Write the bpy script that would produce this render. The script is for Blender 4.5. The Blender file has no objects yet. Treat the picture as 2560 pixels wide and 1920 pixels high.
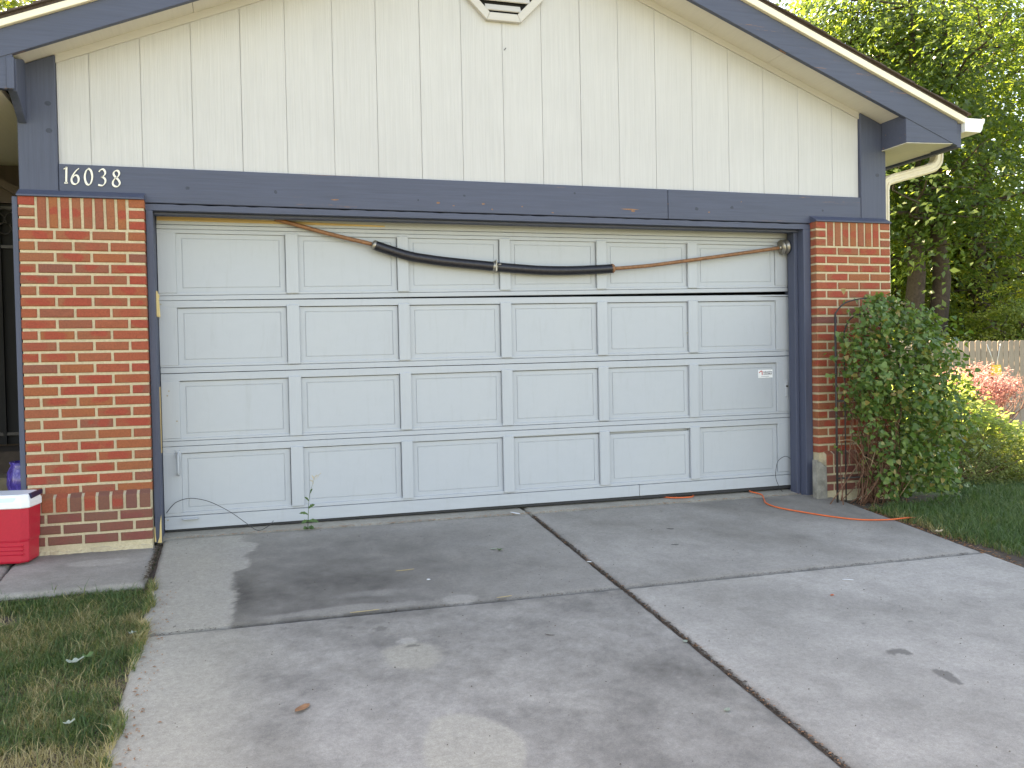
import bpy, bmesh, math, random
import numpy as np
from mathutils import Vector, Matrix

S = bpy.context.scene
COL = S.collection
random.seed(7)
RNG = np.random.default_rng(11)

# ------------------------------------------------------------------ camera
cam_d = bpy.data.cameras.new('camera')
cam = bpy.data.objects.new('camera', cam_d)
COL.objects.link(cam)
_r = Vector((0.95589935, -0.29299915, -0.02019708))
_u = Vector((0.02556307, 0.01449616, 0.9995681))
_f = Vector((0.29257982, 0.9560028, -0.02134682))
cam.matrix_world = Matrix(((_r.x, _u.x, -_f.x, 1.23504), (_r.y, _u.y, -_f.y, -6.01462),
                           (_r.z, _u.z, -_f.z, 1.07713), (0, 0, 0, 1)))
cam_d.sensor_fit = 'HORIZONTAL'
cam_d.sensor_width = 36.0
cam_d.lens = 31.489
cam_d.clip_start = 0.05
cam_d.clip_end = 1000.0
S.camera = cam

# ------------------------------------------------------------------ sky, sun, exposure
SUN_AZ = math.radians(-30)      # clockwise from +Y : over the left shoulder of the house, from behind
SUN_EL = math.radians(46)
world = bpy.data.worlds.new('World')
S.world = world
world.use_nodes = True
wn = world.node_tree
bg = wn.nodes['Background']
sky = wn.nodes.new('ShaderNodeTexSky')
sky.sky_type = 'NISHITA'
sky.sun_disc = False
sky.sun_elevation = SUN_EL
sky.sun_rotation = SUN_AZ
sky.altitude = 1500
sky.air_density = 1.0
sky.dust_density = 2.5
sky.ozone_density = 1.0
wn.links.new(sky.outputs[0], bg.inputs[0])
bg.inputs[1].default_value = 0.13
sun_d = bpy.data.lights.new('sun', 'SUN')
sun_d.energy = 5.0
sun_d.angle = math.radians(0.53)
sun_d.color = (1.0, 0.93, 0.82)
sun = bpy.data.objects.new('sun', sun_d)
COL.objects.link(sun)
_sd = Vector((math.sin(SUN_AZ) * math.cos(SUN_EL), math.cos(SUN_AZ) * math.cos(SUN_EL), math.sin(SUN_EL)))
sun.rotation_euler = _sd.to_track_quat('Z', 'Y').to_euler()
S.view_settings.view_transform = 'Standard'
S.view_settings.look = 'None'
S.view_settings.gamma = 1.0
S.view_settings.use_curve_mapping = False
S.view_settings.exposure = 2.65
S.view_settings.use_white_balance = True
S.view_settings.white_balance_temperature = 9800
S.view_settings.white_balance_tint = 14

# ------------------------------------------------------------------ materials
def new_mat(name):
    m = bpy.data.materials.new(name)
    m.use_nodes = True
    nt = m.node_tree
    return m, nt, nt.nodes['Principled BSDF'], nt.nodes['Material Output']

def nd(nt, typ, **kw):
    n = nt.nodes.new(typ)
    for k, v in kw.items():
        if k in n.inputs.keys() if isinstance(k, str) else False:
            n.inputs[k].default_value = v
        else:
            setattr(n, k, v)
    return n

def coords(nt, scale=(1, 1, 1), kind='Object'):
    tc = nt.nodes.new('ShaderNodeTexCoord')
    mp = nt.nodes.new('ShaderNodeMapping')
    mp.inputs['Scale'].default_value = scale
    nt.links.new(tc.outputs[kind], mp.inputs['Vector'])
    return mp.outputs['Vector']

def noise(nt, vec, scale, detail=4, rough=0.6, dist=0.0):
    n = nt.nodes.new('ShaderNodeTexNoise')
    n.inputs['Scale'].default_value = scale
    n.inputs['Detail'].default_value = detail
    n.inputs['Roughness'].default_value = rough
    n.inputs['Distortion'].default_value = dist
    nt.links.new(vec, n.inputs['Vector'])
    return n.outputs['Fac']

def ramp(nt, fac, stops):
    r = nt.nodes.new('ShaderNodeValToRGB')
    cr = r.color_ramp
    while len(cr.elements) < len(stops):
        cr.elements.new(0.5)
    for e, (p, c) in zip(cr.elements, stops):
        e.position = p
        e.color = (*c, 1) if len(c) == 3 else c
    nt.links.new(fac, r.inputs['Fac'])
    return r.outputs['Color']

def mix(nt, fac, a, b, blend='MIX'):
    m = nt.nodes.new('ShaderNodeMix')
    m.data_type = 'RGBA'
    m.blend_type = blend
    for sock, v in ((m.inputs[0], fac), (m.inputs[6], a), (m.inputs[7], b)):
        if hasattr(v, 'is_output'):
            nt.links.new(v, sock)
        elif isinstance(v, (int, float)):
            sock.default_value = v
        else:
            sock.default_value = (*v, 1)
    return m.outputs[2]

def bump(nt, bsdf, height, strength=0.3, dist=0.01):
    b = nt.nodes.new('ShaderNodeBump')
    b.inputs['Strength'].default_value = strength
    b.inputs['Distance'].default_value = dist
    nt.links.new(height, b.inputs['Height'])
    nt.links.new(b.outputs['Normal'], bsdf.inputs['Normal'])

def attr(nt, name):
    a = nt.nodes.new('ShaderNodeAttribute')
    a.attribute_name = name
    return a

def painted(name, col, grain=(40, 40, 1.5), var=0.10, rough=0.6, bstr=0.35, peel=None, peel_amt=0.0, soft=1.0):
    """painted wood: grain stretched along one axis, faint blotches, optional worn flecks"""
    m, nt, b, o = new_mat(name)
    g = noise(nt, coords(nt, grain), 2.2, 6, 0.65, 0.4)
    bl = noise(nt, coords(nt), 1.7, 5, 0.6)
    c1 = tuple(v * (1 - var) for v in col)
    c2 = tuple(min(1, v * (1 + var)) for v in col)
    base = ramp(nt, g, [(0.28, c1), (0.62, c2)])
    base = mix(nt, 0.35, base, ramp(nt, bl, [(0.3, c1), (0.7, c2)]))
    if peel:
        p = noise(nt, coords(nt, tuple(0.18 * v for v in grain)), 3.0, 8, 0.75)
        base = mix(nt, ramp(nt, p, [(1 - peel_amt, (0, 0, 0)), (1 - peel_amt + 0.03, (1, 1, 1))]), base, peel)
    nt.links.new(base, b.inputs['Base Color'])
    b.inputs['Roughness'].default_value = rough
    bump(nt, b, g, bstr, 0.004 * soft)
    return m

def plain(name, col, rough=0.5, metal=0.0, var=0.12, scale=30, bstr=0.15, spec=None):
    m, nt, b, o = new_mat(name)
    n = noise(nt, coords(nt), scale, 5, 0.65)
    nt.links.new(ramp(nt, n, [(0.3, tuple(v * (1 - var) for v in col)), (0.7, tuple(min(1, v * (1 + var)) for v in col))]), b.inputs['Base Color'])
    b.inputs['Roughness'].default_value = rough
    b.inputs['Metallic'].default_value = metal
    if bstr:
        bump(nt, b, n, bstr, 0.002)
    return m

M = {}
M['siding'] = painted('siding_paint', (0.515, 0.506, 0.505), (75, 75, 1.1), 0.095, 0.75, 0.8)
M['frieze'] = painted('frieze_paint', (0.53, 0.505, 0.48), (1.5, 50, 50), 0.05, 0.7, 0.2)
M['soffit'] = painted('soffit_paint', (0.64, 0.60, 0.535), (30, 2, 30), 0.05, 0.7, 0.15)
M['blue_v'] = painted('slate_blue_paint_upright', (0.059, 0.070, 0.111), (30, 30, 1.2), 0.16, 0.6, 0.4)
M['blue_h'] = painted('slate_blue_paint_level', (0.059, 0.070, 0.111), (1.2, 30, 30), 0.16, 0.6, 0.4, (0.30, 0.14, 0.07), 0.375)
M['door'] = painted('door_paint', (0.405, 0.430, 0.462), (6.0, 40, 9), 0.02, 0.55, 0.04, None)
def grime(m):
    nt = m.node_tree; b = nt.nodes['Principled BSDF']
    src = b.inputs['Base Color'].links[0].from_socket
    n = noise(nt, coords(nt, (9, 9, 1.1)), 2.6, 7, 0.7, 0.5)
    n2 = noise(nt, coords(nt), 1.3, 5, 0.6)
    c = mix(nt, ramp(nt, n, [(0.54, (0, 0, 0)), (0.80, (0.22, 0.22, 0.22))]), src, (0.25, 0.245, 0.235))
    c = mix(nt, ramp(nt, n2, [(0.45, (0, 0, 0)), (0.72, (0.20, 0.20, 0.20))]), c, (0.47, 0.48, 0.47))
    nt.links.new(c, b.inputs['Base Color'])
grime(M['door'])
M['door_v'] = painted('door_stile_paint', (0.405, 0.430, 0.462), (40, 40, 2.0), 0.04, 0.55, 0.12)
M['worn'] = painted('door_rail_paint', (0.40, 0.425, 0.458), (2.0, 40, 18), 0.05, 0.55, 0.15, (0.66, 0.66, 0.65), 0.31)
grime(M['worn']); grime(M['door_v'])
M['cream'] = painted('cream_paint', (0.84, 0.76, 0.60), (2, 30, 30), 0.04, 0.55, 0.1)
M['rawwood'] = painted('bare_wood', (0.52, 0.36, 0.17), (2, 60, 60), 0.25, 0.8, 0.4)
M['chipwood'] = plain('weathered_bare_wood', (0.27, 0.135, 0.075), 0.8, 0, 0.3, 60, 0.3)
M['darkknot'] = plain('painted_knot', (0.030, 0.036, 0.060), 0.55, 0, 0.3, 60, 0.3)
M['palewood'] = painted('fresh_split_wood', (0.66, 0.50, 0.24), (60, 60, 3), 0.2, 0.8, 0.5)
M['brownwood'] = painted('brown_stained_wood', (0.055, 0.032, 0.024), (20, 20, 1.5), 0.2, 0.6, 0.3)
M['gutter'] = plain('gutter_paint', (0.80, 0.80, 0.77), 0.4, 0, 0.05, 8, 0.03)
M['downspout'] = plain('downspout_paint', (0.66, 0.58, 0.44), 0.45, 0, 0.1, 9, 0.03)
M['rubber'] = plain('black_rubber', (0.03, 0.03, 0.032), 0.75)
M['dark'] = plain('dark_interior', (0.010, 0.009, 0.009), 0.9, 0, 0.2, 4, 0)
M['spring'] = plain('oiled_black_steel', (0.035, 0.034, 0.04), 0.38, 0.6, 0.3, 60, 0.3)
M['rust'] = plain('rusty_steel', (0.27, 0.125, 0.062), 0.6, 0.25, 0.3, 45, 0.35)
M['zinc'] = plain('dull_zinc', (0.34, 0.31, 0.27), 0.42, 0.8, 0.25, 40, 0.2)
M['white'] = plain('white_enamel', (0.84, 0.84, 0.82), 0.35, 0, 0.03, 10, 0)
M['numeral'] = plain('numeral_white', (0.84, 0.80, 0.70), 0.5, 0, 0.05, 30, 0.05)
M['cooler_red'] = plain('red_plastic', (0.52, 0.012, 0.035), 0.42, 0, 0.05, 60, 0.06)
M['cooler_white'] = plain('white_plastic', (0.82, 0.84, 0.86), 0.4, 0, 0.03, 10, 0.02)
M['cooler_recess_shade'] = plain('shaded_white_plastic', (0.62, 0.74, 0.82), 0.4, 0, 0.03, 10, 0.02)  # white plastic with the bluish shade of the recess put into the colour
M['navy'] = plain('navy_plastic', (0.012, 0.012, 0.05), 0.45, 0, 0.1)
M['orange'] = plain('orange_vinyl', (0.72, 0.13, 0.035), 0.45, 0, 0.08)
M['cable'] = plain('dark_steel_cable', (0.07, 0.07, 0.075), 0.45, 0.5)
M['iron'] = plain('black_iron', (0.045, 0.038, 0.036), 0.55, 0.2, 0.3, 50, 0.2)
M['iron_grey'] = plain('grey_wrought_iron', (0.035, 0.030, 0.030), 0.5, 0.4, 0.2)
M['shingle'] = plain('asphalt_shingle', (0.085, 0.06, 0.05), 0.95, 0, 0.45, 90, 0.6)
M['concrete_old'] = plain('weathered_concrete', (0.25, 0.235, 0.205), 0.9, 0, 0.35, 14, 0.6)
M['soil'] = plain('dry_soil', (0.085, 0.06, 0.042), 0.95, 0, 0.4, 25, 0.8)
M['debris'] = plain('joint_debris', (0.10, 0.07, 0.05), 0.95, 0, 0.6, 70, 0.9)
M['bark'] = plain('tree_bark', (0.065, 0.046, 0.036), 0.9, 0, 0.4, 14, 0.9)
M['twig'] = plain('reddish_twig', (0.16, 0.075, 0.045), 0.8, 0, 0.3, 30, 0.2)
M['paletwig'] = plain('pale_dry_twig', (0.30, 0.20, 0.12), 0.8, 0, 0.2, 30, 0.2)
M['fence'] = painted('weathered_cedar', (0.30, 0.235, 0.185), (40, 40, 1.5), 0.2, 0.85, 0.5)
M['porch_tan'] = plain('porch_concrete', (0.17, 0.135, 0.085), 0.9, 0, 0.2, 20, 0.3)
M['porch_brown'] = plain('porch_brown', (0.045, 0.03, 0.022), 0.85, 0, 0.3, 20, 0.3)
M['asphalt'] = plain('asphalt', (0.05, 0.05, 0.052), 0.9, 0, 0.3, 40, 0.5)
M['straw'] = plain('straw', (0.55, 0.40, 0.17), 0.8)
M['leaf_brown'] = plain('dry_leaf_brown', (0.36, 0.17, 0.08), 0.7, 0, 0.3, 40, 0.2)
M['leaf_tan'] = plain('dry_leaf_tan', (0.55, 0.42, 0.27), 0.7, 0, 0.2, 40, 0.2)
M['leaf_green'] = plain('fallen_leaf_green', (0.06, 0.12, 0.03), 0.6, 0, 0.3, 40, 0.2)
M['leaf_pale'] = plain('fallen_leaf_pale', (0.30, 0.34, 0.26), 0.6, 0, 0.2, 40, 0.1)
M['paper'] = plain('white_paper', (0.80, 0.80, 0.80), 0.7)
M['printred'] = plain('print_red', (0.52, 0.03, 0.03), 0.5, 0, 0.1)
M['printdark'] = plain('print_dark', (0.03, 0.03, 0.06), 0.5, 0, 0.1)
M['yellow'] = plain('yellow_plastic', (0.75, 0.50, 0.04), 0.5, 0, 0.1)
M['terracotta'] = plain('terracotta', (0.45, 0.13, 0.06), 0.7)

def brick_mat(dull=0.0):
    m, nt, b, o = new_mat('weathered_brick' if dull else 'flashed_brick')
    oi = nt.nodes.new('ShaderNodeObjectInfo')
    tc = nt.nodes.new('ShaderNodeTexCoord')
    # per-brick offset so that no two faces share a pattern
    add = nt.nodes.new('ShaderNodeVectorMath'); add.operation = 'ADD'
    sc = nt.nodes.new('ShaderNodeVectorMath'); sc.operation = 'SCALE'
    comb = nt.nodes.new('ShaderNodeCombineXYZ')
    for k in range(3):
        nt.links.new(oi.outputs['Random'], comb.inputs[k])
    sc.inputs['Scale'].default_value = 37.0
    nt.links.new(comb.outputs[0], sc.inputs[0])
    nt.links.new(tc.outputs['Object'], add.inputs[0])
    nt.links.new(sc.outputs[0], add.inputs[1])
    v = add.outputs[0]
    big = noise(nt, v, 9, 3, 0.5)
    fine = noise(nt, v, 110, 5, 0.7)
    tone = ramp(nt, oi.outputs['Random'], [(0.0, (0.24, 0.070, 0.040)), (0.22, (0.28, 0.090, 0.034)), (0.45, (0.295, 0.064, 0.032)), (0.7, (0.265, 0.090, 0.042)), (0.93, (0.255, 0.076, 0.040)), (1.0, (0.17, 0.058, 0.045))])
    # flashed core: red centre, browner rim (kiln colour), shape broken by noise
    sep = nt.nodes.new('ShaderNodeSeparateXYZ')
    nt.links.new(tc.outputs['Object'], sep.inputs[0])
    def mm(op, a, bb):
        n = nt.nodes.new('ShaderNodeMath'); n.operation = op
        for i, x in enumerate((a, bb)):
            if hasattr(x, 'is_output'): nt.links.new(x, n.inputs[i])
            else: n.inputs[i].default_value = x
        return n.outputs[0]
    ex = mm('POWER', mm('MULTIPLY', sep.outputs['X'], 12.5), 2)
    ez = mm('POWER', mm('MULTIPLY', sep.outputs['Z'], 34.0), 2)
    d = mm('ADD', mm('ADD', ex, ez), mm('MULTIPLY', mm('SUBTRACT', big, 0.5), 6.5))
    core = ramp(nt, d, [(0.35, (1, 1, 1)), (0.95, (0, 0, 0))])
    amt = mix(nt, 1.0, core, ramp(nt, mm('FRACT', mm('MULTIPLY', oi.outputs['Random'], 7.3), 0), [(0.3, (0, 0, 0)), (0.6, (0.8, 0.8, 0.8))]), 'MULTIPLY')
    c = mix(nt, amt, tone, (0.30, 0.042, 0.025))
    c = mix(nt, 0.55, c, ramp(nt, fine, [(0.3, (0.25, 0.25, 0.25)), (0.7, (1.0, 1.0, 1.0))]), 'MULTIPLY')
    c = mix(nt, 0.38, c, c, 'ADD')
    if dull: c = mix(nt, dull, c, (0.105, 0.060, 0.058))
    nt.links.new(c, b.inputs['Base Color'])
    b.inputs['Roughness'].default_value = 0.85
    bump(nt, b, fine, 0.6, 0.004)
    return m
M['brick'] = brick_mat()
M['brick_old'] = brick_mat(0.55)

def mortar_mat():
    m, nt, b, o = new_mat('mortar')
    v = coords(nt)
    n = noise(nt, v, 70, 6, 0.7)
    n2 = noise(nt, v, 4, 4, 0.6)
    c = ramp(nt, n, [(0.3, (0.45, 0.370, 0.245)), (0.7, (0.62, 0.525, 0.36))])
    c = mix(nt, ramp(nt, n2, [(0.45, (0, 0, 0)), (0.75, (0.5, 0.5, 0.5))]), c, (0.40, 0.335, 0.235))
    nt.links.new(c, b.inputs['Base Color'])
    b.inputs['Roughness'].default_value = 0.95
    bump(nt, b, n, 0.9, 0.006)
    return m
M['mortar'] = mortar_mat()

def concrete_mat():
    m, nt, b, o = new_mat('stained_concrete')
    a = attr(nt, 'stain')
    w = attr(nt, 'warm')
    v = coords(nt)
    f1 = noise(nt, v, 210, 3, 0.6)
    f2 = noise(nt, v, 46, 8, 0.75, 0.3)
    f3 = noise(nt, v, 7, 7, 0.7, 0.5)
    c = mix(nt, w.outputs['Fac'], (0.52, 0.473, 0.418), (0.52, 0.468, 0.38))
    c = mix(nt, 0.50, c, ramp(nt, f1, [(0.28, (0.42, 0.42, 0.43)), (0.7, (1, 1, 1))]), 'MULTIPLY')
    c = mix(nt, 0.52, c, ramp(nt, f2, [(0.32, (0.48, 0.475, 0.47)), (0.62, (1, 1, 1))]), 'MULTIPLY')
    c = mix(nt, 0.26, c, ramp(nt, f3, [(0.36, (0.6, 0.595, 0.60)), (0.6, (1, 1, 1))]), 'MULTIPLY')
    # the stain breaks up at its edge along the pores of the concrete
    brk = nt.nodes.new('ShaderNodeMath'); brk.operation = 'MULTIPLY_ADD'
    nt.links.new(f2, brk.inputs[0]); brk.inputs[1].default_value = 0.5; brk.inputs[2].default_value = -0.25
    sm = nt.nodes.new('ShaderNodeMath'); sm.operation = 'MULTIPLY'
    nt.links.new(brk.outputs[0], sm.inputs[0]); nt.links.new(a.outputs['Fac'], sm.inputs[1])
    ad = nt.nodes.new('ShaderNodeMath'); ad.operation = 'ADD'; ad.use_clamp = True
    nt.links.new(sm.outputs[0], ad.inputs[0]); nt.links.new(a.outputs['Fac'], ad.inputs[1])
    tint = mix(nt, ad.outputs[0], (1.0, 1.0, 1.0), (0.20, 0.192, 0.188))
    c = mix(nt, 1.0, c, tint, 'MULTIPLY')
    nt.links.new(c, b.inputs['Base Color'])
    b.inputs['Roughness'].default_value = 0.85
    bump(nt, b, f1, 0.3, 0.002)
    return m
M['concrete'] = concrete_mat()

def leaf_mat(name, stops, transl=0.35, tcol=None, rough=0.45, per_object=False):
    m, nt, b, o = new_mat(name)
    if per_object:
        fac = nt.nodes.new('ShaderNodeObjectInfo').outputs['Random']
    else:
        fac = attr(nt, 'tone').outputs['Fac']
    c = ramp(nt, fac, stops)
    nt.links.new(c, b.inputs['Base Color'])
    b.inputs['Roughness'].default_value = rough
    if transl:
        t = nt.nodes.new('ShaderNodeBsdfTranslucent')
        tc = mix(nt, 1.0, c, tcol or (1.6, 1.7, 0.7), 'MULTIPLY')
        nt.links.new(tc, t.inputs['Color'])
        ms = nt.nodes.new('ShaderNodeMixShader')
        ms.inputs[0].default_value = transl
        nt.links.new(b.outputs[0], ms.inputs[1])
        nt.links.new(t.outputs[0], ms.inputs[2])
        nt.links.new(ms.outputs[0], o.inputs['Surface'])
    return m
M['grass'] = leaf_mat('grass_blade', [(0.0, (0.040, 0.085, 0.023)), (0.35, (0.070, 0.135, 0.037)), (0.6, (0.115, 0.165, 0.046)), (0.78, (0.24, 0.21, 0.08)), (1.0, (0.48, 0.38, 0.20))], 0.25, (1.3, 1.4, 0.8), 0.5)
M['tree_leaf'] = leaf_mat('tree_leaf', [(0.0, (0.045, 0.085, 0.030)), (0.5, (0.070, 0.120, 0.040)), (1.0, (0.11, 0.16, 0.045))], 0.52, (2.8, 2.5, 1.1), 0.22)
M['bright_leaf'] = leaf_mat('bright_leaf', [(0.0, (0.08, 0.13, 0.03)), (0.5, (0.14, 0.19, 0.045)), (1.0, (0.23, 0.26, 0.07))], 0.55, (2.5, 2.3, 0.95), 0.28)
M['vine_leaf'] = leaf_mat('vine_leaf', [(0.0, (0.062, 0.125, 0.032)), (0.5, (0.105, 0.185, 0.048)), (0.86, (0.17, 0.245, 0.062)), (1.0, (0.30, 0.21, 0.07))], 0.3, (1.5, 1.6, 0.7), 0.4)
M['vine_leaf_single'] = leaf_mat('vine_leaf_single', [(0.0, (0.062, 0.125, 0.032)), (0.5, (0.105, 0.185, 0.048)), (0.86, (0.17, 0.245, 0.062)), (1.0, (0.30, 0.21, 0.07))], 0.3, (1.5, 1.6, 0.7), 0.4, True)
M['juniper'] = leaf_mat('juniper_spray', [(0.0, (0.085, 0.125, 0.034)), (0.6, (0.165, 0.21, 0.055)), (1.0, (0.30, 0.31, 0.09))], 0.2, (1.4, 1.4, 0.6), 0.6)
M['barberry'] = leaf_mat('red_leaf', [(0.0, (0.23, 0.085, 0.080)), (0.5, (0.39, 0.21, 0.19)), (1.0, (0.60, 0.45, 0.42))], 0.5, (1.5, 1.3, 1.35), 0.24)
M['pink_leaf'] = leaf_mat('pink_leaf', [(0.0, (0.24, 0.10, 0.085)), (0.5, (0.36, 0.17, 0.15)), (1.0, (0.50, 0.28, 0.24))], 0.35, (1.4, 1.0, 0.9), 0.35)
M['sunny_leaf'] = leaf_mat('sunny_leaf', [(0.0, (0.13, 0.18, 0.06)), (0.5, (0.24, 0.29, 0.12)), (1.0, (0.38, 0.41, 0.20))], 0.6, (2.0, 2.1, 1.4), 0.3)
M['weed'] = leaf_mat('weed_leaf', [(0.0, (0.05, 0.10, 0.03)), (1.0, (0.10, 0.16, 0.06))], 0.2)

def glaze_mat():
    m, nt, b, o = new_mat('purple_glaze')
    v = coords(nt, (1, 1, 0.35))
    n = noise(nt, v, 24, 6, 0.7, 1.5)
    nt.links.new(ramp(nt, n, [(0.35, (0.035, 0.02, 0.14)), (0.55, (0.09, 0.06, 0.36)), (0.66, (0.32, 0.26, 0.55)), (0.75, (0.06, 0.04, 0.26))]), b.inputs['Base Color'])
    b.inputs['Roughness'].default_value = 0.12
    return m
M['glaze'] = glaze_mat()

def ground_mat():
    m, nt, b, o = new_mat('ground_turf')
    v = coords(nt)
    n1 = noise(nt, v, 0.35, 6, 0.65)
    n2 = noise(nt, v, 18, 6, 0.7)
    c = ramp(nt, n2, [(0.3, (0.045, 0.070, 0.02)), (0.55, (0.080, 0.112, 0.034)), (0.8, (0.17, 0.155, 0.07))])
    c = mix(nt, ramp(nt, n1, [(0.45, (0, 0, 0)), (0.75, (0.5, 0.5, 0.5))]), c, (0.12, 0.115, 0.055))
    nt.links.new(c, b.inputs['Base Color'])
    b.inputs['Roughness'].default_value = 0.95
    bump(nt, b, n2, 0.8, 0.03)
    return m
M['ground'] = ground_mat()

# ------------------------------------------------------------------ mesh helpers
class MB:
    def __init__(self):
        self.v = []; self.f = []; self.sm = []
    def add(self, verts, faces, smooth=False):
        o = len(self.v)
        self.v.extend([tuple(p) for p in verts])
        self.f.extend([tuple(i + o for i in f) for f in faces])
        self.sm.extend([smooth] * len(faces))
        return self
    def box(self, x0, x1, y0, y1, z0, z1):
        return self.add([(x0, y0, z0), (x1, y0, z0), (x1, y1, z0), (x0, y1, z0), (x0, y0, z1), (x1, y0, z1), (x1, y1, z1), (x0, y1, z1)],
                        [(0, 3, 2, 1), (4, 5, 6, 7), (0, 1, 5, 4), (1, 2, 6, 5), (2, 3, 7, 6), (3, 0, 4, 7)])
    def hexa(self, p):
        """8 corners in box order"""
        return self.add(p, [(0, 3, 2, 1), (4, 5, 6, 7), (0, 1, 5, 4), (1, 2, 6, 5), (2, 3, 7, 6), (3, 0, 4, 7)])
    def prism_y(self, poly, y0, y1):
        """poly: (x,z) counter-clockwise seen from -Y"""
        n = len(poly)
        vs = [(x, y0, z) for x, z in poly] + [(x, y1, z) for x, z in poly]
        fs = [tuple(range(n)), tuple(range(2 * n - 1, n - 1, -1))]
        fs += [(i, i + n, (i + 1) % n + n, (i + 1) % n) for i in range(n)]
        return self.add(vs, fs)
    def prism_x(self, poly, x0, x1):
        """poly: (y,z)"""
        n = len(poly)
        vs = [(x0, y, z) for y, z in poly] + [(x1, y, z) for y, z in poly]
        fs = [tuple(range(n - 1, -1, -1)), tuple(range(n, 2 * n))]
        fs += [(i, (i + 1) % n, (i + 1) % n + n, i + n) for i in range(n)]
        return self.add(vs, fs)
    def tube(self, pts, r, n=8, caps=True):
        pts = [Vector(p) for p in pts]
        rs = r if hasattr(r, '__len__') else [r] * len(pts)
        vs = []; prev = None
        for i, p in enumerate(pts):
            t = (pts[min(i + 1, len(pts) - 1)] - pts[max(i - 1, 0)]).normalized()
            if prev is None:
                a = Vector((0, 0, 1)) if abs(t.z) < 0.9 else Vector((1, 0, 0))
                u = t.cross(a).normalized()
            else:
                u = (prev - t * prev.dot(t)).normalized()
            prev = u
            w = t.cross(u)
            for k in range(n):
                an = 2 * math.pi * k / n
                vs.append(p + (u * math.cos(an) + w * math.sin(an)) * rs[i])
        fs = []
        for i in range(len(pts) - 1):
            for k in range(n):
                a = i * n + k; b2 = i * n + (k + 1) % n
                fs.append((a, b2, b2 + n, a + n))
        self.add(vs, fs, True)
        if caps:
            o = len(self.v) - len(vs)
            self.f.append(tuple(o + k for k in range(n - 1, -1, -1))); self.sm.append(False)
            self.f.append(tuple(o + (len(pts) - 1) * n + k for k in range(n))); self.sm.append(False)
        return self
    def lathe(self, prof, cx, cy, n=20):
        vs = []
        for r, z in prof:
            for k in range(n):
                a = 2 * math.pi * k / n
                vs.append((cx + r * math.cos(a), cy + r * math.sin(a), z))
        fs = []
        for i in range(len(prof) - 1):
            for k in range(n):
                a = i * n + k; b2 = i * n + (k + 1) % n
                fs.append((a, b2, b2 + n, a + n))
        return self.add(vs, fs, True)

def spline(pts, n=6):
    """Catmull-Rom through pts"""
    P = [Vector(p) for p in pts]
    out = []
    for i in range(len(P) - 1):
        p0 = P[max(i - 1, 0)]; p1 = P[i]; p2 = P[i + 1]; p3 = P[min(i + 2, len(P) - 1)]
        for k in range(n):
            t = k / n
            out.append(0.5 * ((2 * p1) + (p2 - p0) * t + (2 * p0 - 5 * p1 + 4 * p2 - p3) * t * t + (3 * p1 - p0 - 3 * p2 + p3) * t ** 3))
    out.append(P[-1])
    return out

def off(parent):
    return parent.matrix_world.translation.copy() if parent is not None and parent.get('_o') is None else (Vector(parent['_o']) if parent is not None else Vector((0, 0, 0)))

ORIG = {}
def obj(name, mb, mat, parent=None, bevel=0.0, origin=None):
    """link a mesh (built in world coordinates) as one object, optionally under a parent"""
    me = bpy.data.meshes.new(name)
    if isinstance(mb, MB):
        o3 = Vector(origin) if origin is not None else (ORIG.get(parent.name, Vector()) if parent else Vector())
        me.from_pydata([tuple(Vector(v) - o3) for v in mb.v], [], mb.f)
        if any(mb.sm):
            me.polygons.foreach_set('use_smooth', mb.sm)
        me.update()
    ob = bpy.data.objects.new(name, me)
    COL.objects.link(ob)
    me.materials.append(M[mat] if isinstance(mat, str) else mat)
    po = ORIG.get(parent.name, Vector()) if parent else Vector()
    ob.location = o3 - po
    ORIG[ob.name] = o3
    if parent:
        ob.parent = parent
    if bevel:
        bv = ob.modifiers.new('bevel', 'BEVEL')
        bv.width = bevel; bv.segments = 1; bv.limit_method = 'ANGLE'
    return ob

def thing(name, label, cat, loc=(0, 0, 0), group=None):
    e = bpy.data.objects.new(name, None)
    COL.objects.link(e)
    e.location = loc
    e.empty_display_size = 0.1
    ORIG[e.name] = Vector(loc)
    e['label'] = label; e['category'] = cat
    if group: e['group'] = group
    return e

def tag(o, label=None, cat=None, group=None, kind=None):
    for k, v in (('label', label), ('category', cat), ('group', group), ('kind', kind)):
        if v: o[k] = v
    return o

def np_mesh(name, verts, faces4, mat, parent=None, tone=None, smooth=False):
    """fast quad mesh from numpy arrays (parent at the world origin)"""
    me = bpy.data.meshes.new(name)
    nv, nf = len(verts), len(faces4)
    k = faces4.shape[1]
    me.vertices.add(nv); me.vertices.foreach_set('co', np.asarray(verts, np.float32).ravel())
    me.loops.add(nf * k); me.loops.foreach_set('vertex_index', np.asarray(faces4, np.int32).ravel())
    me.polygons.add(nf); me.polygons.foreach_set('loop_start', np.arange(0, nf * k, k, dtype=np.int32))
    if smooth: me.polygons.foreach_set('use_smooth', np.ones(nf, bool))
    me.update(calc_edges=True)
    if tone is not None:
        a = me.attributes.new('tone', 'FLOAT', 'FACE')
        a.data.foreach_set('value', np.asarray(tone, np.float32))
    ob = bpy.data.objects.new(name, me)
    COL.objects.link(ob)
    me.materials.append(M[mat])
    ORIG[ob.name] = Vector()
    if parent:
        ob.parent = parent
        ob.location = -ORIG.get(parent.name, Vector())
    return ob

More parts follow.
